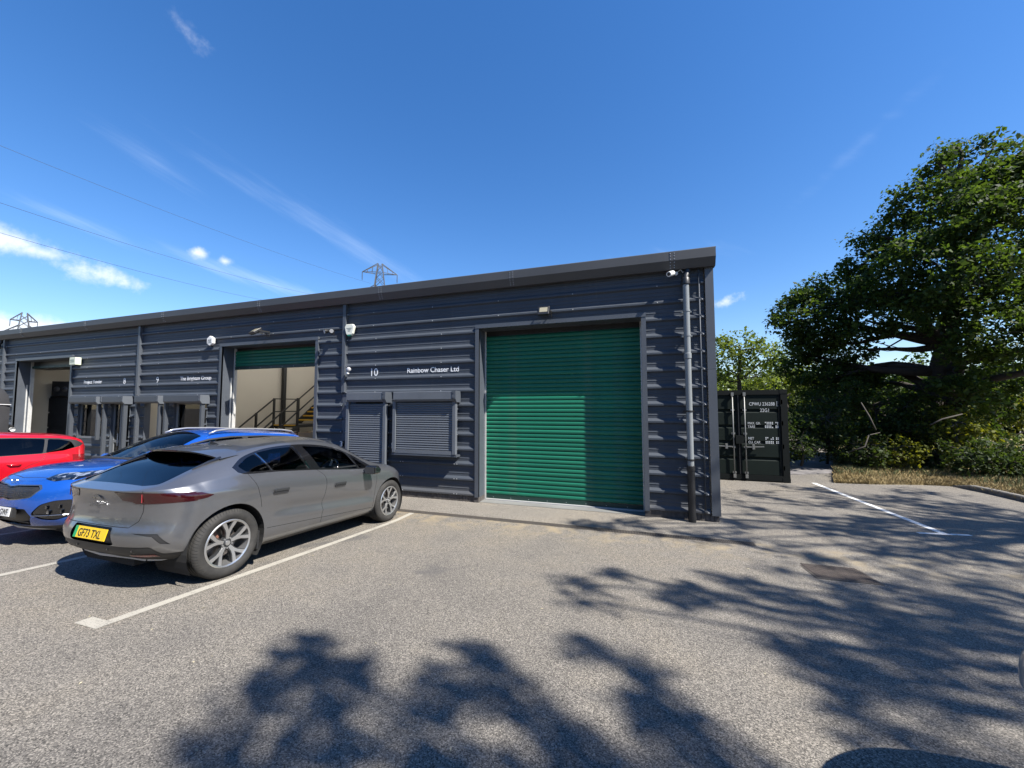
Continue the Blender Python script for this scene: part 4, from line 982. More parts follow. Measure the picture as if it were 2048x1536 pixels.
class Body:
    def __init__(s, S, NR=26, NS=120, NF=26, k=5):
        s.S = S; lv = S['levels']; st = NR+NS+NF
        C = np.zeros((st, len(lv), 3))
        for j, L in enumerate(lv):
            y, z = tab(L['y']), tab(L['z']); a, b = L['xr']+S['Lr'], L['xf']-S['Lf']
            th = np.linspace(0, np.pi/2, NR, endpoint=False)
            xr = a-S['Lr']*np.cos(th)**(2/S['nr']); yr = float(y(a))*np.sin(th)**(2/S['mr'])
            xm = np.linspace(a, b, NS); ym = y(xm)
            th = np.linspace(np.pi/2, 0, NF+1)[1:]
            xf = b+S['Lf']*np.cos(th)**(2/S['nf']); yf = float(y(b))*np.sin(th)**(2/S['mf'])
            x = np.concatenate([xr, xm, xf]); yy = np.concatenate([yr, ym, yf])
            zz = z(x)
            if 'zrise_f' in S:   # droop of the nose towards the corners
                zz = zz
            C[:, j] = np.stack([x, yy, zz], 1)
        low = crom(C, k)
        if 'detail' in S: low[:, :, 1] += S['detail'](low[:, :, 0], low[:, :, 2])*np.clip(low[:, :, 1]/.5, 0, 1)
        bt = low[:, -1]                       # belt line
        x, yb, zb = bt[:, 0], bt[:, 1], bt[:, 2]
        zt = np.maximum(tab(S['zt'])(x), zb+.002); zc = np.maximum(tab(S['zc'])(x), zb+.001); zc = np.minimum(zc, zt-.0005); yc = np.minimum(tab(S['yc'])(x), yb*.965)
        bl = tab(S['bulge'])(x) if 'bulge' in S else np.zeros_like(x)
        def P(y_, z_): return np.stack([x, y_, z_], 1)
        U = np.stack([P(yb, zb), P(yb+(yc-yb)*.30+bl, zb+(zc-zb)*.33), P(yb+(yc-yb)*.64+bl, zb+(zc-zb)*.68), P(yc, zc), P(yc*.85, zc+(zt-zc)*.42), P(yc*.48, zc+(zt-zc)*.82), P(yc*0, zt)], 1)
        up = crom(U, 6, True)
        V, F = [], []
        for G in (low, up):
            n, m = G.shape[:2]; base = len(V); V += G.reshape(-1, 3).tolist()
            F += [(base+i*m+j, base+(i+1)*m+j, base+(i+1)*m+j+1, base+i*m+j+1) for i in range(n-1) for j in range(m-1)]
        nv = len(V); V += [(a_, -b_, c_) for a_, b_, c_ in V]; F += [tuple(i+nv for i in f[::-1]) for f in F]
        bm = bmesh.new(); vs = [bm.verts.new(v) for v in V]
        for f in F:
            q = []
            for i in f:
                if vs[i] not in q: q.append(vs[i])
            if len(q) > 2: bm.faces.new(q)
        bmesh.ops.remove_doubles(bm, verts=bm.verts[:], dist=.0006)
        bmesh.ops.dissolve_degenerate(bm, edges=bm.edges[:], dist=.0004)
        bmesh.ops.recalc_face_normals(bm, faces=bm.faces[:])
        tot = sum((f.normal.y*(1 if f.calc_center_median().y > 0 else -1)) for f in bm.faces)
        if tot < 0: bmesh.ops.reverse_faces(bm, faces=bm.faces[:])
        bm.normal_update()
        s.nl = bm.verts.layers.float_vector.new('nrm')
        for v in bm.verts: v[s.nl] = v.normal
        s.tg = bm.faces.layers.int.new('part')
        s.bm = bm; s.names = ['body']; s.cache = {f: (f.calc_center_median(), f.normal.copy()) for f in bm.faces}
    def cut(s, name, poly, axes='xz', flt=None, sub=None):
        """cut the outline `poly` into the shell and give the faces inside it to part `name`; axes: two letters or two vectors"""
        E3 = {'x': Vector((1, 0, 0)), 'y': Vector((0, 1, 0)), 'z': Vector((0, 0, 1))}
        A, Bv = (E3[axes[0]], E3[axes[1]]) if isinstance(axes, str) else (Vector(axes[0]), Vector(axes[1]))
        dirn = A.cross(Bv).normalized(); bm = s.bm
        P = [Vector(p) for p in poly]; ar = sum(P[i-1].x*P[i].y-P[i].x*P[i-1].y for i in range(len(P)))
        if ar < 0: P.reverse()
        lo = Vector((min(p.x for p in P), min(p.y for p in P))); hi = Vector((max(p.x for p in P), max(p.y for p in P)))
        def pj(co): return Vector((co.dot(A), co.dot(Bv)))
        cand = {}
        def box(f):
            q = [pj(v.co) for v in f.verts]
            return (min(a.x for a in q), min(a.y for a in q), max(a.x for a in q), max(a.y for a in q))
        ax, ay, az, bx, by, bz = A.x, A.y, A.z, Bv.x, Bv.y, Bv.z; l0, l1, h0, h1 = lo.x-.09, lo.y-.09, hi.x+.09, hi.y+.09
        dead = []
        for f, (c, nn) in s.cache.items():
            u_ = c.x*ax+c.y*ay+c.z*az
            if u_ < l0 or u_ > h0: continue
            v_ = c.x*bx+c.y*by+c.z*bz
            if v_ < l1 or v_ > h1: continue
            if not f.is_valid: dead.append(f); continue
            if flt and not flt(c, nn): continue
            b = box(f)
            if b[2] < lo.x-.01 or b[0] > hi.x+.01 or b[3] < lo.y-.01 or b[1] > hi.y+.01: continue
            cand[f] = b
        for f in dead: s.cache.pop(f, None)
        for i in range(len(P)):
            p, q = P[i], P[(i+1) % len(P)]
            if (q-p).length < 1e-5: continue
            e0x, e1x, e0y, e1y = min(p.x, q.x)-.004, max(p.x, q.x)+.004, min(p.y, q.y)-.004, max(p.y, q.y)+.004
            sel = [f for f, b in cand.items() if f.is_valid and not (b[2] < e0x or b[0] > e1x or b[3] < e0y or b[1] > e1y)]
            if not sel: continue
            n2 = Vector((q.y-p.y, p.x-q.x)).normalized(); no = A*n2.x+Bv*n2.y; co = A*p.x+Bv*p.y
            g = set(sel)
            for f in sel: g.update(f.edges); g.update(f.verts)
            for f in sel: cand.pop(f, None)
            r_ = bmesh.ops.bisect_plane(bm, geom=list(g), dist=1e-5, plane_co=co, plane_no=no)
            fs = [x for x in r_['geom'] if isinstance(x, bmesh.types.BMFace)]+[f for f in sel if f.is_valid]
            for f in fs:
                if f.is_valid: cand[f] = box(f); s.cache[f] = (f.calc_center_median(), f.normal.copy())
        if name not in s.names: s.names.append(name)
        idx = s.names.index(name); got = []
        for f in cand:
            if not f.is_valid: continue
            c = pj(f.calc_center_median()); ins = False
            for i in range(len(P)):
                a, b = P[i-1], P[i]
                if (a.y > c.y) != (b.y > c.y) and c.x < (b.x-a.x)*(c.y-a.y)/(b.y-a.y)+a.x: ins = not ins
            if ins and (sub is None or s.names[f[s.tg]] in sub): f[s.tg] = idx; got.append(f)
        return got
    def line(s, pts, w_, axes='xz', flt=None, name='panel_gap', sub=('body',)):
        """a shut line: a narrow strip following pts"""
        for a, b in zip(pts, pts[1:]):
            a, b = Vector(a), Vector(b); d = (b-a); 
            if d.length < 1e-4: continue
            d.normalize(); n = Vector((-d.y, d.x))*w_/2; e = d*w_*.3
            s.cut(name, [a-n-e, b-n+e, b+n+e, a+n-e], axes, flt, sub)
    def arch(s, cx, cz, R, n=44, lip=.045):
        bm = s.bm
        for sg in (1, -1):
            poly = [(cx+R*math.cos(2*math.pi*i/n), cz+R*math.sin(2*math.pi*i/n)) for i in range(n)]
            got = s.cut('_hole', poly, 'xz', lambda c, nn: c.y*sg > .45 and c.z < cz+R+.1)
            for f in got: s.cache.pop(f, None)
            bmesh.ops.delete(bm, geom=got, context='FACES')
            ed = [e for e in bm.edges if len(e.link_faces) == 1 and all(abs(math.hypot(v.co.x-cx, v.co.z-cz)-R) < .012 and v.co.y*sg > .45 for v in e.verts)]
            r_ = bmesh.ops.extrude_edge_only(bm, edges=ed)
            nv = [x for x in r_['geom'] if isinstance(x, bmesh.types.BMVert)]
            for v in nv:
                v.co.y -= sg*lip; v[s.nl] = Vector((cx-v.co.x, 0, cz-v.co.z)).normalized()
            if 'arch_lip' not in s.names: s.names.append('arch_lip')
            for f in (x for x in r_['geom'] if isinstance(x, bmesh.types.BMFace)): f[s.tg] = s.names.index('arch_lip')
    def split(s, parent, mats, push=None, two=('side_glass',)):
        """one mesh object for each part"""
        push = push or {}; bm = s.bm; bm.normal_update(); out = {}
        for i, nm in enumerate(s.names):
            fs = [f for f in bm.faces if f[s.tg] == i]
            if not fs or nm == '_hole': continue
            # parts that occur on both sides become one object each side
            key = nm.rstrip('0123456789_') if nm[-1].isdigit() else nm
            off = push.get(nm, push.get(key, 0.0))
            groups = [fs]
            if nm not in ('body', 'panel_gap', 'arch_lip'):       # a part that occurs twice becomes two objects
                todo = set(fs); groups = []
                while todo:
                    q = [todo.pop()]; isl = []
                    while q:
                        f = q.pop(); isl.append(f)
                        for v in f.verts:
                            for g_ in v.link_faces:
                                if g_ in todo: todo.discard(g_); q.append(g_)
                    if len(isl) > 2 or sum(x.calc_area() for x in isl) > 2e-4: groups.append(isl)
            for fs in groups:
                vm, V, N, F = {}, [], [], []
                for f in fs:
                    q = []
                    for v in f.verts:
                        if v not in vm:
                            vm[v] = len(V); n = v[s.nl].normalized() if v[s.nl].length > .1 else v.normal; V.append(tuple(v.co+n*off)); N.append(tuple(n))
                        q.append(vm[v])
                    F.append(q)
                me = bpy.data.meshes.new(key); me.from_pydata(V, [], F); me.materials.append(mats.get(nm, mats.get(key, mats['body']))); me.shade_smooth()
                if nm != 'arch_lip': me.normals_split_custom_set_from_vertices(N)
                o = link(key, me, parent)
                if nm in ('panel_gap',): tag(o, kind='stuff')
                out.setdefault(nm, []).append(o)
        bm.free(); return out

def ray_y(poly, n): return poly
def rounded(pts, r=.02, k=3):
    """round the corners of an outline"""
    out = []; n = len(pts)
    for i in range(n):
        a, p, b = Vector(pts[i-1]), Vector(pts[i]), Vector(pts[(i+1) % n]); u, v = (a-p), (b-p)
        rr = min(r, u.length*.45, v.length*.45)
        if rr < 1e-4: out.append(p); continue
        p0, p1 = p+u.normalized()*rr, p+v.normalized()*rr
        for j in range(k+1):
            t_ = j/k; out.append(p0*(1-t_)**2+p*2*t_*(1-t_)+p1*t_*t_)
    return out
def curve2(pts, k=6):
    """smooth open curve through pts"""
    P = [Vector(p) for p in pts]; P = [2*P[0]-P[1]]+P+[2*P[-1]-P[-2]]; out = []
    for i in range(1, len(P)-2):
        for s_ in range(k):
            t_ = s_/k; p0, p1, p2, p3 = P[i-1:i+3]
            out.append(.5*((2*p1)+(p2-p0)*t_+(2*p0-5*p1+4*p2-p3)*t_*t_+(3*p1-p0-3*p2+p3)*t_**3))
    out.append(P[-2]); return out

M_tyre = bpy.data.materials.new('tyre_rubber'); M_tyre.use_nodes = True; t = NT(M_tyre.node_tree); p = t.n['Principled BSDF']
co = t.new('ShaderNodeTexCoord').outputs['Object']; sx = t.new('ShaderNodeSeparateXYZ'); t.put(sx.inputs[0], co)
ang = t.math('ARCTAN2', sx.outputs[2], sx.outputs[0]); rad = t.math('SQRT', t.math('ADD', t.math('POWER', sx.outputs[0], 2.0), t.math('POWER', sx.outputs[2], 2.0)))
saw = t.math('PINGPONG', t.math('ADD', t.math('MULTIPLY', ang, 11.0), t.math('MULTIPLY', sx.outputs[1], 12.0)), .5)
groove = t.math('MULTIPLY', t.smooth(saw, .12, .06), t.smooth(rad, .335, .345))
dirt = t.noise(co, 9, 4, .6)
t.put(p.inputs['Base Color'], t.mix(groove, t.ramp(dirt, [(.3, (.012, .0115, .011)), (.7, (.030, .028, .025))]), (.008, .008, .008, 1))); p.inputs['Roughness'].default_value = .8
b = t.new('ShaderNodeBump'); b.inputs['Strength'].default_value = .8; b.inputs['Distance'].default_value = .006; b.invert = True; t.put(b.inputs['Height'], groove); t.put(p.inputs['Normal'], b.outputs[0])
M_alloy = mat('machined_alloy', (.62, .62, .62), .3, .85); M_alloyd = mat('dark_alloy', (.06, .062, .065), .35, .5)
M_disc = mat('brake_disc', (.30, .27, .25), .4, .8, var=.2, vscale=20); M_caliper = mat('brake_caliper', (.20, .09, .06), .6)
M_chrome = mat('chrome', (.75, .76, .78), .12, 1.0); M_gloss = mat('gloss_black', (.008, .008, .009), .12, coat=1.0); M_trimblk = mat('satin_black_trim', (.022, .022, .023), .5, var=.1, vscale=8)
M_gap = mat('shut_line', (.012, .012, .013), .7)
M_cglass = glass('car_glass', (.74, .79, .78)); M_privacy = glass('privacy_glass', (.085, .09, .1)); M_cabin = mat('cabin_trim', (.025, .025, .027), .75, var=.1, vscale=10); M_seat = mat('seat_cloth', (.05, .05, .053), .8)
M_red = mat('tail_lamp_red', (.20, .008, .012), .12, coat=1.0); M_reddk = mat('tail_lamp_smoked', (.03, .002, .003), .1, coat=.6); M_redhot = mat('tail_lamp_bar', (.30, .02, .025), .2, coat=1.0)
M_platey = mat('plate_yellow', (.80, .52, .02), .45); M_platew = mat('plate_white', (.78, .78, .76), .45); M_plateg = mat('plate_green_band', (.02, .33, .12), .45); M_platek = mat('plate_black', (.01, .01, .01), .5)
M_under = mat('underbody', (.01, .01, .01), .9)

def wheel(parent, loc, side, R=.3765, rim=.256, wd=.245, style='y5', face=M_alloy):
    """axis along y; outer face towards side"""
    w_ = empty('wheel', loc, 0, parent)
    if side > 0: w_.rotation_euler = (0, 0, math.pi)
    h = wd/2   # outer face at -h
    prof = [(rim+.004, -h+.018), (rim+.02, -h+.004), (rim+.05, -h-.006), (R-.045, -h-.004), (R-.018, -h+.012), (R-.004, -h+.03)]
    for g0 in (-.065, -.022, .022, .065):
        prof += [(R, g0-.016 if g0 > -.065 else -h+.05), (R, g0-.006), (R-.009, g0-.005), (R-.009, g0+.005), (R, g0+.006)]
    prof += [(R-.004, h-.03), (R-.03, h-.005), (rim+.02, h-.004), (rim+.004, h-.018)]
    MB().lathe(prof, 72, 'y').build('tyre', M_tyre, w_, angle=35)
    MB().lathe([(rim+.006, -h+.012), (rim-.004, -h+.006), (rim-.018, -h+.012), (rim-.022, -h+.05), (rim-.03, h-.02), (rim+.004, h-.014)], 64, 'y').build('rim', face, w_, angle=35)
    MB().lathe([(0, .01), (.165, .01), (.165, .028), (0, .028)], 40, 'y').build('brake_disc', M_disc, w_, angle=35)
    MB().prism([(.165*math.cos(a), .165*math.sin(a)) for a in (2.2, 2.5, 2.8, 3.1)]+[(.09*math.cos(a), .09*math.sin(a)) for a in (3.1, 2.8, 2.5, 2.2)], 'y', -.02, .05).build('caliper', M_caliper, w_)
    MB().lathe([(0, h-.03), (rim-.03, h-.03)], 40, 'y').build('inner_cover', M_under, w_)
    ys_ = -h+.012
    def spoke(pl, y0, y1, nm, mt):
        """pl: list of (r, angle, halfwidth) along the spoke"""
        L, Rr = [], []
        for r, a, hw in pl:
            c, s_ = math.cos(a), math.sin(a); L.append((r*c-hw*s_, r*s_+hw*c)); Rr.append((r*c+hw*s_, r*s_-hw*c))
        n = len(pl); m = MB()
        dish = [.03*(1-q[0]/rim)**1.0 for q in pl]
        for yv, sh in ((y0, 1.0), (y1, 1.25)):
            for (A_, i) in [(q, i) for i, q in enumerate(L)]+[(q, i) for i, q in enumerate(Rr)]:
                m.v.append((A_[0], yv+dish[i], A_[1]))
        for i in range(n-1):
            m.f += [(i, i+1, n+i+1, n+i), (2*n+i, 3*n+i, 3*n+i+1, 2*n+i+1), (i, 2*n+i, 2*n+i+1, i+1), (n+i, n+i+1, 3*n+i+1, 3*n+i)]
        m.build(nm, mt, w_)
    if style == 'y5':
        for k in range(5):
            a = 2*math.pi*k/5+.35
            for sg in (-1, 1):
                pl = [(.045, a+sg*.08, .013), (.11, a+sg*.075, .014), (.15, a+sg*.13, .016), (rim-.012, a+sg*.28, .021)]
                spoke(pl, ys_, ys_+.006, 'spoke', face)
                pl2 = [(r, q, hw+.009) for r, q, hw in pl]; spoke(pl2, ys_+.0055, ys_+.05, 'spoke_back', M_alloyd)
    else:
        for k in range(10):
            a = 2*math.pi*k/10
            pl = [(.04, a, .011), (.12, a, .012), (rim-.012, a, .018)]; spoke(pl, ys_+.004, ys_+.03, 'spoke', face)
    MB().lathe([(0, ys_+.016), (.03, ys_+.016), (.036, ys_+.024), (.07, ys_+.03), (.072, ys_+.07)], 24, 'y').build('hub', M_alloyd, w_, angle=40)
    MB().lathe([(0, ys_+.012), (.026, ys_+.012), (.028, ys_+.018)], 18, 'y').build('hub_cap', face, w_, angle=40)
    nt = MB()
    for k in range(5):
        a = 2*math.pi*k/5+.98; nt.lathe([(0, ys_+.018), (.0095, ys_+.018), (.0095, ys_+.035)], 6, 'y', (.055*math.cos(a), 0, .055*math.sin(a)))
    tag(nt.build('wheel_nuts', face, w_), kind='stuff')
    return w_
def wheel_well(parent, cx, cz, R, y0, y1):
    for sg in (1, -1):
        m = MB(); n = 24; P0 = []
        for i in range(n+1):
            a = math.pi*(-.18+1.36*i/n); P0.append((cx+R*math.cos(a), cz+R*math.sin(a)))
        m.add([(x, sg*y1, z) for x, z in P0]+[(x, sg*y0, z) for x, z in P0], [(i, i+1, n+2+i, n+1+i) for i in range(n)]+[tuple(range(n+1, 2*n+2))])
        m.build('wheel_well', M_under, parent)
def cabin(parent, xr, xdash, zfloor, zseat, hy, rhd=-1, roof=None, wheel_z=.9):
    MB().box(xr-.55, xdash+.2, -hy, hy, zfloor-.05, zfloor).build('cabin_floor', M_under, parent)
    def seat(x, y, w_, nm):
        s_ = empty(nm, (x, y, zseat), 0, parent)
        bevel(MB().box(-.24, .28, -w_, w_, -.13, .02).build('cushion', M_seat, s_), .05, 3)
        o = MB().prism([(-.30, .5), (-.22, .52), (-.14, .0), (-.30, -.02)], 'y', -w_, w_).build('backrest', M_seat, s_); bevel(o, .04, 3)
        for yy in ((0,) if w_ < .3 else (-.4, .4)):
            bevel(MB().box(-.33, -.24, yy-.13, yy+.13, .56, .74).build('headrest', M_seat, s_), .04, 3)
    for y in (-.37, .37): seat((xr+xdash)/2+.1, y, .24, 'front_seat')
    seat(xr+.12, 0, .62, 'rear_seat')
    d = MB().prism([(xdash-.18, zseat+.15), (xdash-.12, zseat+.38), (xdash+.35, zseat+.43), (xdash+.35, zseat-.1)], 'y', -hy, hy).build('dashboard', M_cabin, parent); bevel(d, .03, 3)
    c = Vector((xdash-.3, rhd*.37, wheel_z)); ax = Vector((-.9, 0, .42)).normalized(); u = Vector((0, 1, 0)); v = ax.cross(u)
    sw = empty('steering_wheel', c, 0, parent)
    MB().tube([u*(.185*math.cos(q*math.pi/12))+v*(.185*math.sin(q*math.pi/12)) for q in range(25)], .016, 8, cap=False).build('rim', M_gloss, sw, smooth=True)
    MB().obox((0, 0, 0), u, v, ax, .07, .06, .02).build('hub', M_cabin, sw)
    for a in (0, math.pi, -math.pi/2): MB().bar((0, 0, 0), u*(.18*math.cos(a))+v*(.18*math.sin(a)), .03, .02).build('spoke', M_galv, sw)
def plate(parent, M, bg, text, size, tx=None, band=None, wd=.52, ht=.111, tsc=1.0):
    """M: plate plane (x right, y up, z out)"""
    p_ = MB().box(-wd/2, wd/2, -ht/2, ht/2, -.004, .004).build('number_plate', bg, parent); p_.data.transform(M)
    me = text_mesh(text, size, M_platek, extrude=.0015, xscale=tsc); xs_ = [v.co.x for v in me.vertices]
    me.transform(Matrix.Translation(((tx if tx is not None else -(max(xs_)+min(xs_))/2), -size*.36, .0056))); me.transform(M); link('plate_text', me, p_)
    if band:
        b_ = MB().box(-wd/2, -wd/2+.045, -ht/2, ht/2, -.003, .0052).build('plate_band', band, p_); b_.data.transform(M)
    return p_
def basis(o, right, up):
    r = Vector(right).normalized(); u = Vector(up); u = (u-r*u.dot(r)).normalized(); n = r.cross(u)
    return Matrix(((r.x, u.x, n.x, o[0]), (r.y, u.y, n.y, o[1]), (r.z, u.z, n.z, o[2]), (0, 0, 0, 1)))
def place_car(e, X, Y, heading_y, wb):
    """stand the car on the sloping yard: rear axle centre at (X,Y), nose towards +Y (1) or -Y (-1)"""
    z0, z1 = gz(Y), gz(Y+heading_y*wb)
    e.location = (X, Y, z0); pit = math.atan2(z1-z0, wb)
    e.rotation_euler = (Matrix.Rotation(math.pi/2*heading_y, 4, 'Z') @ Matrix.Rotation(-pit, 4, 'Y')).to_euler()
# ------------------------------------------------------------------ grey electric crossover, tail towards the camera
def y_(v, flare=.0, rear=0, front=0):
    return [(-.75, v-.10+rear), (-.45, v-.035+rear), (-.25, v-.005+flare*.6), (0, v+flare), (.3, v+flare*.4), (.6, v), (1.5, v), (2.4, v), (2.7, v+flare*.4), (2.99, v+flare), (3.25, v+flare*.3-.01), (3.4, v-.04+front), (3.75, v-.18+front)]
SP = dict(Lr=.44, Lf=.72, nr=2.0, mr=3.5, nf=2.2, mf=2.3,
  levels=[dict(xr=-.62, xf=3.50, y=y_(.80), z=[(-.8, .34), (-.4, .30), (.4, .215), (2.6, .215), (3.3, .22), (3.7, .26)]),
          dict(xr=-.735, xf=3.62, y=y_(.865), z=[(-.8, .40), (-.4, .36), (.4, .27), (2.6, .27), (3.3, .28), (3.7, .31)]),
          dict(xr=-.78, xf=3.70, y=y_(.905, .02), z=[(-.8, .49), (-.4, .455), (.4, .38), (2.6, .38), (3.3, .39), (3.7, .41)]),
          dict(xr=-.795, xf=3.74, y=y_(.912, .03), z=[(-.8, .59), (-.4, .575), (.4, .53), (2.6, .53), (3.3, .53), (3.75, .53)]),
          dict(xr=-.755, xf=3.73, y=y_(.915, .03), z=[(-.8, .71), (-.3, .705), (.4, .69), (2.6, .69), (3.3, .68), (3.75, .62)]),
          dict(xr=-.745, xf=3.71, y=y_(.925, .022), z=[(-.8, .84), (-.3, .85), (.4, .85), (2.6, .83), (3.3, .79), (3.75, .67)]),
          dict(xr=-.765, xf=3.70, y=y_(.915, .012), z=[(-.8, .95), (-.3, .985), (.4, 1.0), (2.0, .96), (2.8, .945), (3.3, .87), (3.75, .70)]),
          dict(xr=-.80, xf=3.69, y=[(-.75, .76), (-.45, .83), (-.2, .875), (.1, .875), (.5, .855), (1.2, .845), (2.0, .86), (2.5, .87), (2.9, .865), (3.15, .83), (3.4, .76), (3.75, .6)],
               z=[(-.8, 1.02), (-.5, 1.06), (-.25, 1.10), (.1, 1.145), (.6, 1.135), (1.2, 1.10), (2.0, 1.035), (2.5, 1.015), (2.9, 1.01), (3.2, .955), (3.5, .85), (3.72, .735)])],
  zt=[(-.80, 1.025), (-.70, 1.06), (-.5, 1.135), (-.2, 1.27), (0.05, 1.36), (.3, 1.43), (.6, 1.485), (1.0, 1.53), (1.5, 1.555), (1.9, 1.52), (2.2, 1.43), (2.6, 1.23), (2.9, 1.075), (3.1, 1.045), (3.35, .985), (3.55, .90), (3.68, .80), (3.76, .72)],
  zc=[(-.80, 1.024), (-.6, 1.075), (-.3, 1.20), (0, 1.31), (.3, 1.39), (.6, 1.435), (1.0, 1.468), (1.4, 1.46), (1.8, 1.385), (2.1, 1.275), (2.4, 1.12), (2.6, 1.055), (2.9, 1.04), (3.2, .995), (3.5, .90), (3.7, .77)],
  yc=[(-.80, .5), (-.6, .66), (-.3, .69), (0, .67), (.3, .645), (.8, .625), (1.3, .62), (1.8, .64), (2.1, .68), (2.4, .75), (2.6, .79), (2.9, .77), (3.3, .70), (3.6, .55)],
  bulge=[(-.6, 0), (0, .012), (.6, .02), (1.8, .02), (2.4, 0), (3.5, 0)])
def det(x, z):
    d = np.zeros_like(x)
    # scalloped lower door
    k = np.clip((x-.5)/.35, 0, 1)*np.clip((2.55-x)/.25, 0, 1); zc_ = .56-.055*(x-.9)
    d -= .03*k*np.exp(-((z-(zc_+.07))/.07)**2); d += .016*k*np.exp(-((z-(zc_-.03))/.03)**2)
    # haunch over the rear wheel
    d += .018*np.exp(-((x+.1)/.55)**2)*np.exp(-((z-.98)/.06)**2)
    return d
SP['detail'] = det
def grey_car():
    e = empty('parked_car'); tag(e, 'grey electric crossover car with yellow rear plate GF73 TXL in the nearest bay', 'car')
    b = Body(SP)
    pg = car_paint('grey_metallic_paint', (.19, .195, .207), .75, .3)
    hi = lambda c, n: c.z > .98 and abs(n.y) > .25
    for sg, nm in ((-1, ''), (1, '')):
        fl = lambda c, n, sg=sg: c.y*sg > .4 and c.z > .96 and c.x < 2.75
        out = [(.02, 1.215), (.12, 1.135), (.6, 1.12), (1.2, 1.09), (2.0, 1.03), (2.56, 1.012), (2.5, 1.055), (2.3, 1.175), (2.05, 1.29), (1.78, 1.38), (1.5, 1.43), (1.2, 1.452), (.9, 1.45), (.62, 1.425), (.40, 1.385), (.18, 1.315)]
        b.cut('window_surround', curve2(out+[out[0]], 3)[:-1], 'xz', fl)
        b.cut('quarter_glass', rounded([(.085, 1.225), (.16, 1.155), (.50, 1.142), (.36, 1.352), (.24, 1.312)], .03), 'xz', fl)
        b.cut('rear_door_glass', rounded([(.535, 1.14), (1.10, 1.118), (.93, 1.425), (.66, 1.408), (.40, 1.368)], .02), 'xz', fl)
        b.cut('front_door_glass', rounded([(1.33, 1.105), (2.02, 1.047), (2.13, 1.04), (1.98, 1.29), (1.75, 1.365), (1.5, 1.405), (1.13, 1.43)], .03), 'xz', fl)
        b.cut('quarter_light', [(2.18, 1.038), (2.40, 1.03), (2.2, 1.16), (2.05, 1.255)], 'xz', fl)
        b.cut('window_chrome', [(1.115, 1.117), (1.14, 1.116), (.975, 1.43), (.952, 1.432)], 'xz', fl)
        b.cut('window_chrome', [(.508, 1.142), (.522, 1.141), (.385, 1.362), (.372, 1.358)], 'xz', fl)
        sd = lambda c, n, sg=sg: c.y*sg > .6 and c.z < 1.2
        b.line(curve2([(.16, 1.15), (.25, 1.02), (.32, .86), (.36, .72)], 5), .007, 'xz', sd)
        b.line(curve2([(1.24, 1.10), (1.36, 1.0), (1.40, .85), (1.37, .6), (1.36, .33)], 5), .007, 'xz', sd)
        b.line(curve2([(2.38, 1.03), (2.53, .96), (2.56, .8), (2.535, .55), (2.52, .35)], 5), .007, 'xz', sd)
        b.line([(.47, .44), (1.37, .395), (2.52, .335)], .006, 'xz', sd)
        b.cut('sill_trim', [(.38, .18), (.5, .262), (1.5, .258), (2.58, .255), (2.62, .18)], 'xz', lambda c, n, sg=sg: c.y*sg > .6)
    # rear: glass, lamps, bumper
    up = lambda c, n: c.x < .3 and n.z > .2 and c.z > 1.03
    b.cut('rear_window', rounded([(-.66, -.50), (-.60, -.62), (-.05, -.60), (.06, -.56), (.06, .56), (-.05, .60), (-.60, .62), (-.66, .50)], .04), 'xy', up)
    for sg in (-1, 1):
        rr = lambda c, n, sg=sg: c.x < .3 and c.y*sg > .2 and .8 < c.z < 1.1
        # tail lamp seen from behind, and its sweep along the flank
        b.cut('tail_lamp', [(sg*.30, 1.012), (sg*.60, 1.012), (sg*.99, 1.0), (sg*.99, .915), (sg*.62, .900), (sg*.53, .902), (sg*.49, .918), (sg*.37, .928)], 'yz', lambda c, n, sg=sg: c.x < -.40 and c.y*sg > .2 and .85 < c.z < 1.05)
        b.cut('tail_lamp', [(-.42, .996), (-.36, .992), (-.24, .955), (-.30, .93), (-.42, .916)], 'xz', lambda c, n, sg=sg: c.y*sg > .7 and c.x > -.42)
    rear = lambda c, n: c.x < -.2 and n.x < -.05
    b.line([(-.615, 1.03), (-.605, .82), (-.58, .73), (-.50, .668), (.50, .668), (.58, .73), (.605, .82), (.615, 1.03)], .007, 'yz', rear)
    b.cut('plate_recess', rounded([(-.36, .50), (-.30, .66), (.30, .66), (.36, .50), (.30, .485), (-.30, .485)], .02), 'yz', rear)
    b.cut('rear_valance', rounded([(-.99, .30), (-.99, .40), (-.78, .405), (-.72, .485), (.72, .485), (.78, .405), (.99, .40), (.99, .30), (.7, .2), (-.7, .2)], .015), 'yz', lambda c, n: c.x < -.15 and c.z < .6)
    b.cut('corner_vent', [(-.56, .62), (-.77, .61), (-.84, .50), (-.79, .515), (-.74, .585)], 'yz', rear); b.cut('corner_vent', [(.56, .62), (.77, .61), (.84, .50), (.79, .515), (.74, .585)], 'yz', rear)
    for sg in (-1, 1): b.cut('rear_reflector', [(sg*.50, .395), (sg*.72, .40), (sg*.74, .375), (sg*.53, .365)], 'yz', lambda c, n: c.x < -.1 and c.z < .5)
    # front and roof
    b.cut('windscreen', rounded([(1.98, -.585), (2.3, -.66), (2.72, -.73), (2.93, -.55), (2.96, 0), (2.93, .55), (2.72, .73), (2.3, .66), (1.98, .585), (1.95, 0)], .03), 'xy', lambda c, n: c.x > 1.9 and n.z > .1 and c.z > 1.0)
    b.cut('roof_glass', rounded([(.42, -.46), (1.8, -.49), (1.8, .49), (.42, .46)], .05), 'xy', lambda c, n: n.z > .3 and c.z > 1.3)
    fr = lambda c, n: c.x > 3.3
    b.cut('front_grille', rounded([(-.5, .60), (-.42, .42), (.42, .42), (.5, .60)], .03), 'yz', fr)
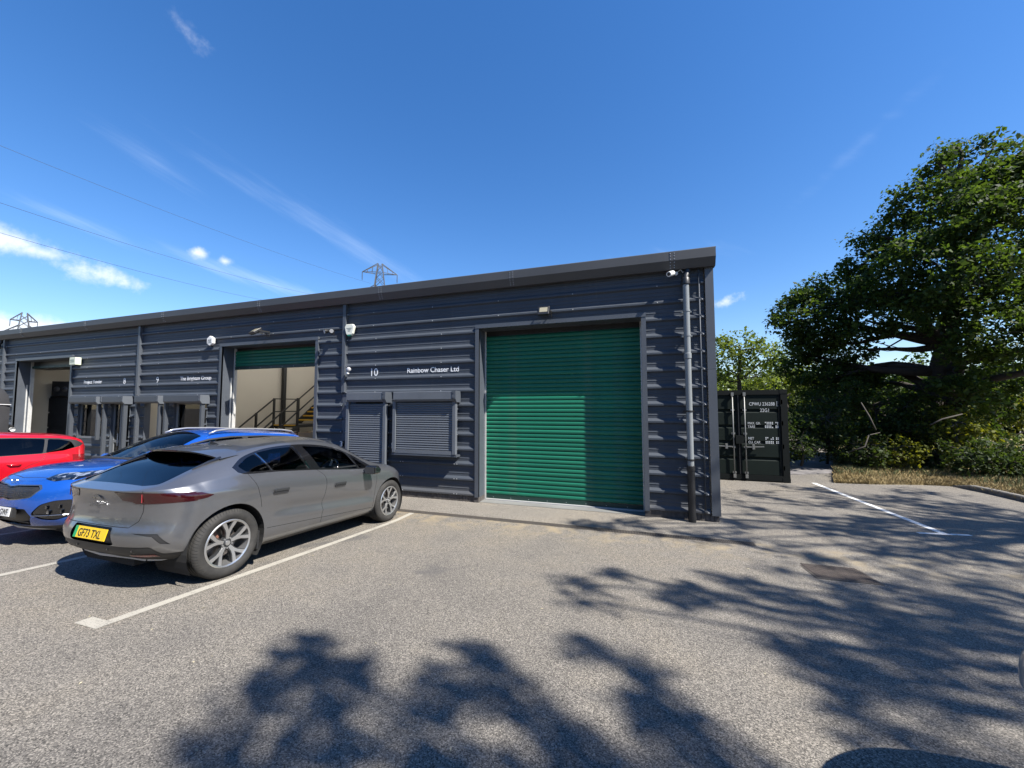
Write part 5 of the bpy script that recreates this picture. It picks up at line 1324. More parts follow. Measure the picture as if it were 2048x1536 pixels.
    for sg in (-1, 1): b.cut('headlight', [(3.15, sg*.62), (3.22, sg*.82), (3.5, sg*.72), (3.62, sg*.52), (3.5, sg*.5)], 'xy', lambda c, n, sg=sg: c.x > 3.1 and c.y*sg > .3 and n.z > .05 and c.z > .66)
    b.arch(0, .375, .437); b.arch(2.99, .375, .430)
    ms = dict(body=pg, arch_lip=M_trimblk, panel_gap=M_gap, window_surround=M_gloss, quarter_glass=M_privacy, rear_door_glass=M_privacy, front_door_glass=M_cglass, quarter_light=M_privacy, window_chrome=M_chrome, sill_trim=M_trimblk,
              rear_window=M_privacy, tail_lamp=M_reddk, plate_recess=M_trimblk, rear_valance=M_trimblk, corner_vent=M_trimblk, rear_reflector=M_red, windscreen=M_cglass, roof_glass=mat('dusty_roof_glass', (.075, .072, .066), .3, var=.25, vscale=3), front_grille=M_gloss, headlight=M_gloss)
    P = b.split(e, ms, push=dict(panel_gap=-.0015, tail_lamp=.004, window_surround=-.002, rear_valance=-.004, plate_recess=-.03, corner_vent=-.006, quarter_glass=-.004, rear_door_glass=-.004, front_door_glass=-.03, rear_window=-.006, window_chrome=.002))
    for o in P['front_door_glass']: o.data.materials[0] = glass('half_open_glass', (.94, .95, .95), refl=.5)
    wheel_well(e, 0, .375, .437, .40, .91); wheel_well(e, 2.99, .375, .430, .40, .90)
    MB().box(-.30, 3.4, -.60, .60, .2, .26).build('underbody', M_under, e); MB().box(-.56, -.30, -.52, .52, .30, .42).build('rear_undertray', M_under, e)
    MB().box(.44, 2.54, -.80, .80, .22, .45).build('floor_pan', M_under, e); MB().box(-.6, .44, -.4, .4, .25, .75).build('rear_bulkhead', M_under, e); MB().box(2.54, 3.5, -.4, .4, .22, .7).build('front_bulkhead', M_under, e)
    cabin(e, .75, 2.3, .45, .62, .72, -1, wheel_z=1.0)
    # spoiler
    sp = MB(); st_ = 15; xs_ = np.linspace(-.685, .685, st_)
    for y in xs_:
        k = abs(y)/.685; xe = -.17+.13*k**2.2; zt_ = 1.402-.085*k**3; zi = 1.472-.12*k**3
        sp.v += [(.36, y*.99, zi-.012), (.15, y, (zt_+zi)/2+.014), (xe, y, zt_), (xe+.005, y, zt_-.018), (.04, y*.96, 1.352-.09*k**3), (.2, y*.96, 1.38-.09*k**3)]
    for i in range(st_-1):
        for j in range(6): sp.f.append((i*6+j, i*6+(j+1) % 6, (i+1)*6+(j+1) % 6, (i+1)*6+j))
    sp.f += [tuple(range(6)), tuple((st_-1)*6+j for j in range(6))]
    s_ = sp.build('spoiler', pg, e, angle=35)
    s_.data.materials.append(M_gloss)
    for pl in s_.data.polygons:
        if pl.normal.z < -.1 or pl.normal.x < -.6: pl.material_index = 1
    for sg in (-1, 1):     # blade beside the rear window
        MB().tube([(-.02, sg*.66, 1.325), (-.14, sg*.648, 1.285), (-.30, sg*.635, 1.215)], [.02, .016, .006], 6).build('spoiler_blade', M_gloss, e)
    MB().box(-.004, .004, -.12, .12, -.006, .006).build('high_brake_lamp', M_reddk, e).location = (-.172, 0, 1.394)
    fin = MB().prism([(0, 0), (.2, 0), (.03, .062), (.012, .062)], 'y', -.012, .012).build('aerial_fin', M_gloss, e); fin.location = (.27, 0, 1.432)
    # light bar, badge, lettering
    for sg in (-1, 1):
        MB().tube([(-.752, sg*.42, .962), (-.722, sg*.57, .962), (-.66, sg*.70, .962), (-.53, sg*.83, .96), (-.42, sg*.90, .957)], .004, 6).build('light_bar', M_redhot, e)
        MB().tube([(-.722, sg*.607, 1.0), (-.716, sg*.607, .915)], .004, 6).build('light_bar', M_redhot, e)
    Mb = basis((-.766, 0, .905), (0, -1, 0), (.08, 0, 1))
    leap = [(-.085, -.01), (-.06, .02), (-.03, .03), (.0, .022), (.03, .012), (.055, .0), (.085, -.022), (.07, -.022), (.05, -.014), (.045, -.028), (.03, -.024), (.025, -.012), (-.01, -.004), (-.03, .004), (-.04, -.012), (-.06, -.02), (-.055, -.006), (-.07, .0)]
    bd = MB().prism([(x*1.0, z*1.25) for x, z in leap], 'z', 0, .006).build('badge', mat('dark_chrome', (.32, .32, .33), .2, .9), e); bd.data.transform(Mb @ Matrix.Translation((0, .03, .004)))
    lettering('badge_lettering', 'JAGUAR', .045, MATS['dark_chrome'], Mb @ Matrix.Translation((-.105, -.055, .004)), e, extrude=.002, spacing=1.15)
    plate(e, basis((-.79, 0, .582), (0, -1, 0), (.2, 0, 1)), M_platey, 'GF73 TXL', .108, None, M_plateg, tsc=.82)
    # silver skid and lower lip
    sk = MB(); pr = [(-.70, .335, -.36), (-.62, .318, -.45), (-.50, .325, -.54), (-.40, .352, -.60), (0, .358, -.655), (.40, .352, -.60), (.50, .325, -.54), (.62, .318, -.45), (.70, .335, -.36)]
    for y, z, x in pr: sk.v += [(x+.05, y, z+.004), (x-.03, y, z-.002), (x-.028, y, z-.024), (x+.05, y, z-.028)]
    for i in range(len(pr)-1):
        for j in range(4): sk.f.append((i*4+j, i*4+(j+1) % 4, i*4+4+(j+1) % 4, i*4+4+j))
    sk.build('rear_skid', mat('silver_skid', (.5, .5, .5), .4, .3), e, angle=40)
    for y in (-.55, -.25, .25, .55): MB().lathe([(0, 0), (.011, 0), (.011, .01)], 10, 'x', (-.765 if abs(y) < .4 else -.72, y, .44)).build('parking_sensor', M_gloss, e)
    # handles, mirrors
    for sg in (-1, 1):
        for x, z in ((.62, .893), (1.68, .85)):
            h = empty('door_handle', (x, sg*.938, z), 0, e)
            bevel(MB().box(-.11, .11, *sorted((0, sg*.012)), -.017, .017).build('grip', M_alloyd, h), .006); MB().box(-.115, .105, *sorted((-sg*.012, sg*.003)), -.045, -.018).build('pocket', M_gap, h)  # grip coloured dark to stand for shade in the recess
        m = empty('door_mirror', (2.27, sg*.90, 1.0), 0, e)
        MB().bar((0, 0, -.02), (0, sg*.1, .03), .09, .05).build('arm', M_gloss, m)
        o = MB().prism([(-.09, -.06), (-.07, .075), (.02, .085), (.10, .02), (.07, -.055)], 'y', *sorted((sg*.06, sg*.26))).build('shell', pg if sg > 0 else M_gloss, m); bevel(o, .025, 3)
        MB().box(-.094, -.086, *sorted((sg*.075, sg*.245)), -.045, .062).build('mirror_glass', M_alloyd, m)
        for x in (0, 2.99): wheel(e, (x, sg*.80, .3765), sg)
        MB().box(.38, .40, *sorted((sg*.66, sg*.88)), .20, .42).build('mud_flap', M_trimblk, e)
    return e
gc = grey_car(); place_car(gc, -4.38, -4.83, 1, 2.99)
M_lamp = bpy.data.materials.new('headlamp_unit'); M_lamp.use_nodes = True; t = NT(M_lamp.node_tree); p = t.n['Principled BSDF']
co = t.new('ShaderNodeTexCoord').outputs['Object']; v_ = t.voro(t.scale(co, (14, 22, 30)), 1.0, out='Color'); sx = t.new('ShaderNodeSeparateColor'); t.put(sx.inputs[0], v_)
t.put(p.inputs['Base Color'], t.ramp(sx.outputs[0], [(.35, (.015, .016, .018)), (.5, (.12, .13, .14)), (.8, (.55, .57, .6))], 'CONSTANT')); p.inputs['Metallic'].default_value = .7; p.inputs['Roughness'].default_value = .18; p.inputs['Coat Weight'].default_value = 1.0; p.inputs['Coat Roughness'].default_value = .02
b = t.new('ShaderNodeBump'); b.inputs['Strength'].default_value = .6; b.inputs['Distance'].default_value = .02; t.put(b.inputs['Height'], sx.outputs[1]); t.put(p.inputs['Normal'], b.outputs[0])
# ------------------------------------------------------------------ blue SUV, nose towards the camera
def yk(v, fl=0.0, wb=2.67, xr=-.9, xf=3.56):
    return [(xr, v-.08), (xr+.3, v-.02), (-.25, v+fl*.6), (0, v+fl), (.35, v+fl*.4), (.7, v), (wb-.7, v), (wb-.35, v+fl*.4), (wb, v+fl), (wb+.25, v+fl*.3-.01), (wb+.4, v-.04), (xf, v-.16)]
SK = dict(Lr=.34, Lf=.58, nr=2.3, mr=3.4, nf=2.1, mf=2.7,
  levels=[dict(xr=-.70, xf=3.30, y=yk(.80), z=[(-.9, .30), (.3, .235), (2.4, .235), (3.4, .225)]),
          dict(xr=-.80, xf=3.42, y=yk(.865), z=[(-.9, .38), (.3, .30), (2.4, .30), (3.4, .285)]),
          dict(xr=-.86, xf=3.51, y=yk(.905, .02), z=[(-.9, .50), (.3, .43), (2.4, .43), (3.5, .40)]),
          dict(xr=-.88, xf=3.555, y=yk(.908, .03), z=[(-.9, .62), (.3, .58), (2.4, .58), (3.5, .53)]),
          dict(xr=-.88, xf=3.56, y=yk(.915, .025), z=[(-.9, .76), (.3, .74), (2.4, .74), (3.5, .66)]),
          dict(xr=-.87, xf=3.535, y=yk(.918, .015), z=[(-.9, .90), (.3, .89), (2.4, .88), (3.1, .83), (3.5, .77)]),
          dict(xr=-.87, xf=3.49, y=yk(.905, .01), z=[(-.9, 1.02), (.3, 1.0), (2.3, .98), (3.0, .92), (3.5, .84)]),
          dict(xr=-.87, xf=3.44, y=[(-.9, .78), (-.5, .85), (0, .86), (1, .855), (2.0, .86), (2.5, .87), (2.8, .865), (3.05, .84), (3.44, .62)],
               z=[(-.9, 1.13), (0, 1.10), (1.0, 1.07), (2.0, 1.045), (2.5, 1.03), (2.9, .995), (3.2, .945), (3.45, .885)])],
  zt=[(-.88, 1.14), (-.84, 1.24), (-.78, 1.40), (-.70, 1.52), (-.5, 1.585), (0, 1.615), (.6, 1.63), (1.1, 1.62), (1.45, 1.575), (1.7, 1.49), (2.0, 1.34), (2.3, 1.175), (2.45, 1.105), (2.7, 1.095), (3.0, 1.06), (3.2, 1.015), (3.35, .955), (3.44, .892)],
  zc=[(-.88, 1.13), (-.8, 1.28), (-.72, 1.43), (-.5, 1.50), (0, 1.53), (.7, 1.535), (1.2, 1.505), (1.5, 1.44), (1.8, 1.32), (2.1, 1.16), (2.3, 1.08), (2.6, 1.06), (3.0, 1.02), (3.3, .945), (3.44, .889)],
  yc=[(-.88, .6), (-.7, .64), (0, .64), (1, .63), (1.5, .655), (1.8, .70), (2.1, .765), (2.3, .79), (2.7, .75), (3.0, .68), (3.3, .55), (3.44, .4)],
  bulge=[(-.8, 0), (0, .015), (1.6, .015), (2.2, 0), (3.4, 0)])
def scaled(S, fx, fy, fz):
    T = dict(S); T['Lr'], T['Lf'] = S['Lr']*fx, S['Lf']*fx
    T['levels'] = [dict(xr=L['xr']*fx, xf=L['xf']*fx, y=[(a*fx, b*fy) for a, b in L['y']], z=[(a*fx, b*fz) for a, b in L['z']]) for L in S['levels']]
    T['zt'] = [(a*fx, b*fz) for a, b in S['zt']]; T['zc'] = [(a*fx, b*fz) for a, b in S['zc']]; T['yc'] = [(a*fx, b*fy) for a, b in S['yc']]; T['bulge'] = [(a*fx, b) for a, b in S['bulge']]
    return T
def suv(label, paint, fx=1.0, fy=1.0, fz=1.0, front=True, hatch=False, privacy=True):
    e = empty('parked_car'); tag(e, label, 'car')
    b = Body(scaled(SK, fx, fy, fz), 22, 90, 26, 4); wb = 2.67*fx
    def X(P): return [(a*fx, c*fz) for a, c in P]
    for sg in (-1, 1):
        fl = lambda c, n, sg=sg: c.y*sg > .4 and c.z > 1.0*fz and c.x < 2.5*fx
        if hatch: out = [(-.66, 1.30), (-.45, 1.235), (0, 1.145), (.7, 1.105), (1.5, 1.075), (2.3, 1.055), (2.05, 1.20), (1.7, 1.375), (1.4, 1.455), (1.0, 1.50), (.3, 1.51), (-.3, 1.495), (-.6, 1.45), (-.74, 1.36)]
        else: out = [(-.62, 1.26), (-.4, 1.19), (0, 1.14), (.7, 1.105), (1.5, 1.075), (2.3, 1.055), (2.05, 1.20), (1.7, 1.375), (1.4, 1.455), (1.0, 1.50), (.3, 1.51), (-.3, 1.49), (-.55, 1.43)]
        b.cut('window_surround', X(out), 'xz', fl)
        b.cut('rear_quarter_glass', rounded(X([(-.56, 1.28), (-.36, 1.205), (-.06, 1.16), (-.12, 1.475), (-.32, 1.465), (-.5, 1.42)]), .03), 'xz', fl)
        b.cut('rear_door_glass', rounded(X([(-.01, 1.155), (.64, 1.12), (.66, 1.485), (.3, 1.49), (-.07, 1.478)]), .03), 'xz', fl)
        b.cut('front_door_glass', rounded(X([(.76, 1.115), (1.5, 1.09), (1.95, 1.078), (2.0, 1.2), (1.68, 1.36), (1.38, 1.435), (1.0, 1.475), (.77, 1.483)]), .03), 'xz', fl)
        sd = lambda c, n, sg=sg: c.y*sg > .6 and c.z < 1.2
        for ln in ([(.70, 1.10), (.72, .9), (.70, .6), (.68, .34)], [(-.06, 1.14), (.02, 1.0), (.2, .9), (.36, .75)], [(1.98, 1.06), (2.06, .9), (2.08, .7), (2.06, .36)]): b.line(curve2(X(ln), 4), .007, 'xz', sd)
        b.cut('sill_cladding', X([(.2, .15), (.36, .36), (2.3, .36), (2.5, .15)]), 'xz', lambda c, n, sg=sg: c.y*sg > .6)
    b.cut('windscreen', rounded([(p*fx, q*fy) for p, q in [(1.47, -.56), (1.8, -.645), (2.2, -.73), (2.36, -.60), (2.42, 0), (2.36, .60), (2.2, .73), (1.8, .645), (1.47, .56), (1.43, 0)]], .03), 'xy', lambda c, n: c.x > 1.3*fx and n.z > .1 and c.z > 1.03*fz)
    b.cut('rear_window', rounded([(p*fy, q*fz) for p, q in [(-.56, 1.20), (-.52, 1.47), (.52, 1.47), (.56, 1.20)]], .05), 'yz', lambda c, n: c.x < -.4 and c.z > 1.12*fz)
    b.line([(p*fx, q*fy) for p, q in [(2.5, -.80), (2.8, -.77), (3.1, -.69), (3.34, -.52), (3.40, 0), (3.34, .52), (3.1, .69), (2.8, .77), (2.5, .80)]], .007, 'xy', lambda c, n: c.x > 2.3*fx and n.z > .3)
    if front:
        fr = lambda c, n: c.x > 2.9*fx and n.x > .1
        gr = [(-.56, .80), (-.50, .845), (-.14, .835), (0, .815), (.14, .835), (.50, .845), (.56, .80), (.47, .70), (.30, .675), (.13, .66), (0, .675), (-.13, .66), (-.30, .675), (-.47, .70)]
        b.cut('grille_surround', rounded([(a*1.045, .755+(c-.755)*1.16) for a, c in gr], .02), 'yz', fr); b.cut('grille', rounded(gr, .02), 'yz', fr)
        b.cut('lower_intake', rounded([(-.50, .44), (-.44, .545), (.44, .545), (.50, .44), (.40, .31), (-.40, .31)], .02), 'yz', fr)
        b.cut('lower_valance', [(-.99, .12), (-.99, .315), (-.45, .30), (.45, .30), (.99, .315), (.99, .12)], 'yz', lambda c, n: c.x > 2.95*fx and c.z < .45)
        for sg in (-1, 1):
            b.cut('fog_lamp_housing', rounded([(sg*.50, .47), (sg*.62, .605), (sg*.74, .655), (sg*.86, .66), (sg*.87, .60), (sg*.84, .44), (sg*.72, .385), (sg*.60, .40)], .03), 'yz', lambda c, n: c.x > 2.85*fx)
            b.cut('headlight', rounded([(3.37, sg*.46), (3.34, sg*.62), (3.20, sg*.79), (2.98, sg*.875), (2.66, sg*.905), (2.64, sg*.862), (2.86, sg*.80), (3.08, sg*.66), (3.24, sg*.46)], .02), 'xy', lambda c, n, sg=sg: c.x > 2.55*fx and c.y*sg > .3 and c.z > .84)
    for sg in (-1, 1):
        b.cut('tail_lamp', [(sg*.55, .98*fz), (sg*.55, 1.10*fz), (sg*.95, 1.12*fz), (sg*.95, .97*fz)], 'yz', lambda c, n: c.x < -.45)
    b.arch(0, .36, .425); b.arch(wb, .36, .42)
    priv = M_privacy if privacy else M_cglass
    ms = dict(body=paint, arch_lip=M_trimblk, panel_gap=M_gap, window_surround=M_trimblk, rear_quarter_glass=priv, rear_door_glass=priv, front_door_glass=M_cglass, sill_cladding=M_trimblk, windscreen=M_cglass, rear_window=M_privacy, grille=M_trimblk, grille_surround=mat('dark_chrome', (.32, .32, .33), .2, .9),
              lower_intake=M_trimblk, lower_valance=M_trimblk, fog_lamp_housing=M_gloss, headlight=M_lamp, tail_lamp=M_red)
    b.split(e, ms, push=dict(panel_gap=-.0015, window_surround=-.002, grille=-.02, lower_intake=-.03, fog_lamp_housing=-.012, headlight=.003, rear_quarter_glass=-.003, rear_door_glass=-.003, front_door_glass=-.003))
    wheel_well(e, 0, .36, .425, .40, .88*fy); wheel_well(e, wb, .36, .42, .40, .87*fy)
    MB().box(-.6, 3.2*fx, -.70, .70, .2, .27).build('underbody', M_under, e); MB().box(.45, wb-.45, -.78*fy, .78*fy, .22, .5).build('floor_pan', M_under, e); MB().box(wb-.4, wb+.6, -.4, .4, .25, .8).build('engine_bay', M_under, e); MB().box(-.7, .45, -.4, .4, .25, .85).build('rear_bulkhead', M_under, e)
    cabin(e, .45, 2.05*fx, .48, .72*fz, .70*fy, -1, wheel_z=1.02*fz)
    for sg in (-1, 1):
        for x, z in ((.42, .93), (1.28, .91)):
            h = empty('door_handle', (x*fx, sg*.93*fy, z*fz), 0, e); MB().tube([(-.09, -sg*.01, 0), (-.06, sg*.03, .004), (.06, sg*.03, .004), (.09, -sg*.01, 0)], .012, 8).build('grip', paint, h, smooth=True)
        m = empty('door_mirror', (2.0*fx, sg*.90*fy, 1.06*fz), 0, e)
        MB().bar((0, 0, -.02), (0, sg*.08, .03), .08, .05).build('arm', M_trimblk, m)
        bevel(MB().prism([(-.09, -.06), (-.07, .085), (.02, .095), (.10, .02), (.07, -.055)], 'y', *sorted((sg*.05, sg*.25))).build('shell', paint, m), .025, 3)
        MB().box(-.094, -.086, *sorted((sg*.065, sg*.235)), -.045, .07).build('mirror_glass', M_chrome, m)
        for x in (0, wb): wheel(e, (x, sg*.79*fy, .36), sg, .36, .235, .225, 'plain')
    return e
blue = car_paint('blue_metallic_paint', (.008, .085, .42), .35, .26, dust=.04)
bk = suv('bright blue SUV parked nose out with silver roof rails and white front plate', blue)
for sg in (-1, 1):
    pts = [(-.55, sg*.585, 1.535), (-.45, sg*.59, 1.60), (-.2, sg*.595, 1.628), (.5, sg*.60, 1.645), (1.0, sg*.605, 1.635), (1.25, sg*.61, 1.60), (1.38, sg*.615, 1.545)]
    MB().tube(pts, [.014, .018, .018, .018, .018, .018, .014], 10).build('roof_rail', mat('satin_silver', (.6, .6, .6), .3, .7), bk, smooth=True)
# grille mesh, lamps, plate, badge, skid
gm = MB()
for r_ in range(6):
    z = .69+.027*r_; wd_ = .50-abs(r_-2.5)*.018
    for i in range(-15, 16):
        y = i*.034+(.017 if r_ % 2 else 0)
        if abs(y) > wd_: continue
        x = 3.56-.34*(abs(y)/.9)**2.4-.02-(.05 if z > .8 else 0)*(z-.8)/.05
        gm.add([(x+.004, y-.016, z), (x+.014, y, z+.010), (x+.004, y+.016, z), (x+.008, y, z-.004)], [(0, 1, 2, 3)])
tag(gm.build('grille_mesh', mat('dark_chrome', (.32, .32, .33), .2, .9), bk), kind='stuff')
for sg in (-1, 1):
    for i, (x, y, z) in enumerate(((3.235, .60, .895), (3.14, .70, .917), (3.03, .77, .935))):
        MB().lathe([(0, .01), (.022, .008), (.032, -.005), (.036, -.02)], 14, 'x', (x+.045, sg*y, z+.002)).build('headlamp_lens', M_chrome, bk, smooth=True)
    MB().tube([(3.30, sg*.50, .885), (3.22, sg*.68, .905), (3.02, sg*.83, .93), (2.78, sg*.892, .955)], .007, 6).build('daytime_light', mat('lamp_white', (.8, .82, .85), .2), bk)
    for i, (y, z) in enumerate(((.66, .565), (.75, .57), (.68, .50), (.765, .505))):
        MB().box(-.012, .012, -.033, .033, -.022, .022).build('fog_lamp', M_chrome, bk).location = (2.975+.58*(1-(y/.868)**2.7)**(1/2.1)-.004, sg*y, z)
    MB().tube([(2.975+.58*(1-(q/.868)**2.7)**(1/2.1)+.004, sg*q, .455) for q in (.53, .62, .70, .78, .84)], .007, 6).build('fog_lamp_trim', mat('dark_chrome', (.32, .32, .33), .2, .9), bk)
plate(bk, basis((3.575, 0, .50), (0, 1, 0), (-.06, 0, 1)), M_platew, '20 GWF', .112, .262-.345, None, tsc=.78)
MB().box(3.53, 3.568, -.30, .30, .43, .56).build('plate_plinth', M_trimblk, bk)
for z in (.34, .385): MB().box(3.36, 3.44, -.40, .40, z, z+.014).build('intake_bar', M_trimblk, bk)
MB().tube([(3.16, -.52, .235), (3.30, -.36, .25), (3.36, 0, .252), (3.30, .36, .25), (3.16, .52, .235)], .024, 8).build('front_skid', mat('silver_skid', (.5, .5, .5), .4, .3), bk, smooth=True)
bb = basis((3.475, 0, .893), (0, 1, 0), (-.55, 0, 1))
o = MB().tube([(.062*math.cos(a*math.pi/12), .031*math.sin(a*math.pi/12), .004) for a in range(25)], .004, 6, cap=False).build('badge_ring', M_chrome, bk); o.data.transform(bb)
lettering('badge_lettering', 'KIA', .04, M_chrome, bb @ Matrix.Translation((-.037, -.015, .004)), bk, extrude=.002)
for sg in (-1, 1): MB().tube([(2.38, sg*.1, 1.13), (2.30, sg*.35, 1.165), (2.22, sg*.58, 1.185)], .008, 6).build('wiper', M_trimblk, bk)
NOSE = -5.2
place_car(bk, -7.3, NOSE+3.56, -1, 2.67)
# bright green cloth on the blue car's dashboard
cw = MB(); nu, nv_ = 26, 10
for i in range(nu):
    for j in range(nv_):
        u, v = i/(nu-1), j/(nv_-1)
        cw.v.append((-.12+.26*v+.05*math.sin(9*u), -.36+.62*u+.03*math.sin(7*v), .05*math.sin(11*u+2*v)**2+.03*math.sin(5*u+6*v)+.03+.06*u*u))
cw.f = [(i*nv_+j, (i+1)*nv_+j, (i+1)*nv_+j+1, i*nv_+j+1) for i in range(nu-1) for j in range(nv_-1)]
tw_ = cw.build('towel', mat('lime_green_cloth', (.22, .62, .04), .9, var=.15, vscale=12), smooth=True); tag(tw_, 'lime green cloth lying on the dashboard inside the blue SUV', 'cloth')
bpy.context.view_layer.update(); tw_.matrix_world = bk.matrix_world @ Matrix.Translation((1.80, .42, 1.14))
m_ = tw_.modifiers.new('thickness', 'SOLIDIFY'); m_.thickness = .008

# ------------------------------------------------------------------ red hatchback, further along the row
red = car_paint('red_paint', (.50, .004, .014), .1, .3, flake=.08, dust=.03)
rc = suv('red hatchback parked beyond the blue SUV at the left edge', red, .93, .94, .915, front=False, hatch=True)
place_car(rc, -11.75, -3.45, -1, 2.67*.93)
me_ = MB().box(-.09, .09, -.001, .001, -.14, .14).mesh('badge_sticker', mat('green_sticker', (.10, .34, .16), .6)); o = link('window_sticker', me_, rc); o.location = (1.0, .775, 1.17)
lettering('sticker_text', '172', .09, M_letter, Matrix.Translation((1.08, .781, 1.12)) @ Matrix(((-1, 0, 0, 0), (0, 0, 1, 0), (0, 1, 0, 0), (0, 0, 0, 1))), rc, extrude=.001)

# ------------------------------------------------------------------ silver car whose corner enters at the right edge
silver = car_paint('silver_paint', (.33, .33, .32), .5, .3)
sv = suv('silver car whose bumper corner enters the picture at the lower right edge', silver, .97, .96, .92, front=True)
place_car(sv, 3.37, -5.42-3.56*.97, 1, 2.67*.97)

# ------------------------------------------------------------------ dark green truck with a black canvas tilt at the left edge
M_canvas = mat('black_canvas', (.022, .022, .024), .85, var=.2, vscale=4, bump=.3, bscale=25); M_army = mat('dark_green_paint', (.03, .07, .035), .5)
tx = -13.6; d_ = _F + _R*((19-1024)/FPX) + _U*((768-840)/FPX); ty = CAM.y+d_.y*(tx-CAM.x)/d_.x
tk = empty('canvas_truck', (tx-.95, ty, gz(ty))); tag(tk, 'dark green truck with rounded black canvas top at the left edge', 'truck')
pf = [(-.95, 1.0), (-.95, 2.15), (-.86, 2.42), (-.6, 2.58), (0, 2.63), (.6, 2.58), (.86, 2.42), (.95, 2.15), (.95, 1.0)]
n_ = len(pf); cv_ = MB(); YY = [0.0, -.12, -.5, -1.3, -2.1, -2.9]
for k_, yv in enumerate(YY):
    sc_ = .9 if k_ == 0 else 1.0
    cv_.v += [(a*(.97 if k_ == 0 else 1.0)+rnd.uniform(-.008, .008), yv, 1.0+(z-1.0)*(.95 if k_ == 0 else 1.0-.008*(k_ % 2))) for a, z in pf]
cv_.f = [(k_*n_+i, k_*n_+i+1, (k_+1)*n_+i+1, (k_+1)*n_+i) for k_ in range(len(YY)-1) for i in range(n_-1)]+[tuple(range(n_)), tuple((len(YY)-1)*n_+i for i in range(n_))]
cv_.build('canvas_tilt', M_canvas, tk, angle=50)
MB().tube([(.965, .0, 2.12), (.97, -1.4, 2.17), (.965, -2.9, 2.15)], .012, 6).build('tie_rope', M_galv, tk)
MB().box(.948, .958, -.75, -.25, 1.3, 1.9).build('tilt_window', mat('clear_vinyl', (.12, .14, .14), .25), tk)
bevel(MB().box(-.93, .93, -2.9, -.03, .62, 1.02).build('load_bed', M_army, tk), .02)
MB().box(-.85, .85, -4.6, -2.95, .5, 1.9).build('cab', M_army, tk); MB().box(-.86, .86, -4.5, -3.2, 1.3, 1.8).build('cab_window', M_gloss, tk)
MB().box(.62, .90, -.03, .03, .70, .90).build('tail_lamp', M_red, tk)
cr = MB(); cr.box(.86, .92, .02, .08, .55, 1.62); cr.build('carrier_post', M_blksteel, tk)
for i in range(3): MB().lathe([(0, 0), (.05, .01), (.05, .05)], 10, 'x', (.93, .05, 1.52-.12*i)).build('work_lamp', M_white, tk)
MB().tube([(.9, .05, 1.26), (.9, .35, 1.28), (.9, .9, 1.22)], .022, 6).build('carrier_arm', M_blksteel, tk); MB().tube([(.9, .1, 1.2), (.9, .5, 1.2), (.9, .95, 1.14)], .02, 6).build('carrier_arm', M_blksteel, tk)
for y in (-.9, -3.8):
    for sg in (-1, 1): wheel(tk, (sg*.78, y, .4), -1 if sg > 0 else 1, .4, .22, .24, 'plain', M_army).rotation_euler = (0, 0, math.pi/2*sg)
# ------------------------------------------------------------------ trees and bushes
def leaf_mat(name, c1, c2, tr, gloss=.6):
    m = bpy.data.materials.new(name); m.use_nodes = True; t = NT(m.node_tree); t.n.clear()
    geo = t.new('ShaderNodeNewGeometry'); rnd_ = geo.outputs['Random Per Island']
    pos = t.new('ShaderNodeTexCoord').outputs['Object']; n = t.noise(pos, .9, 3, .6)
    k = t.math('ADD', t.math('MULTIPLY', rnd_, .5), t.math('MULTIPLY', n, .5))
    c = t.ramp(k, [(.2, c1), (.75, c2)])
    p = t.new('ShaderNodeBsdfPrincipled'); t.put(p.inputs['Base Color'], c); p.inputs['Roughness'].default_value = gloss; p.inputs['Specular IOR Level'].default_value = .2
    tl = t.new('ShaderNodeBsdfTranslucent'); t.put(tl.inputs[0], t.mix(1.0, c, (*tr, 1), 'MULTIPLY'))
    mx = t.new('ShaderNodeMixShader'); mx.inputs[0].default_value = .38; t.l.new(p.outputs[0], mx.inputs[1]); t.l.new(tl.outputs[0], mx.inputs[2])
    t.l.new(mx.outputs[0], t.new('ShaderNodeOutputMaterial').inputs[0]); return m
M_oak = leaf_mat('oak_leaf', (.013, .027, .006), (.044, .068, .013), (2.6, 2.6, 1.2))
M_oak2 = leaf_mat('young_leaf', (.05, .08, .014), (.115, .145, .026), (2.4, 2.3, 1.0))
M_bush = leaf_mat('shaded_hedge_leaf', (.010, .020, .006), (.036, .054, .013), (2.4, 2.4, 1.2))  # leaf colour darkened to stand for shade from neighbouring trees
M_lime = leaf_mat('lime_leaf', (.062, .078, .011), (.13, .14, .018), (2.2, 2.0, .8))
M_bark = mat('oak_bark', (.04, .032, .026), .95, var=.35, vscale=7, bump=1.0, bscale=18); M_twig = mat('twig_bark', (.06, .05, .04), .9, var=.3, vscale=9)
M_deadwood = mat('dead_wood', (.065, .055, .043), .9, var=.25, vscale=9)

def leaf_cloud(centres, radii, per, size, r, flat=.75, aspect=.62):
    """numpy arrays of leaf quads round clump centres"""
    C = np.repeat(centres, per, 0); Rr = np.repeat(radii, per, 0); n = len(C)
    d = r.normal(size=(n, 3)); d /= np.linalg.norm(d, axis=1)[:, None]; rad = r.random(n)**.45
    P = C+d*(rad*Rr)[:, None]*np.array([1, 1, flat])
    nrm = r.normal(size=(n, 3))*.75+np.array([.15, -.1, .75])+d*.35; nrm /= np.linalg.norm(nrm, axis=1)[:, None]
    a = np.cross(nrm, r.normal(size=(n, 3))); a /= np.linalg.norm(a, axis=1)[:, None]; b = np.cross(nrm, a)
    s = size*(.45+1.1*r.random(n)**1.5)[:, None]
    V = np.stack([P-a*s*.5, P+b*s*aspect*.5+nrm*s*.08, P+a*s*.5, P-b*s*aspect*.5+nrm*s*.08], 1)
    return V
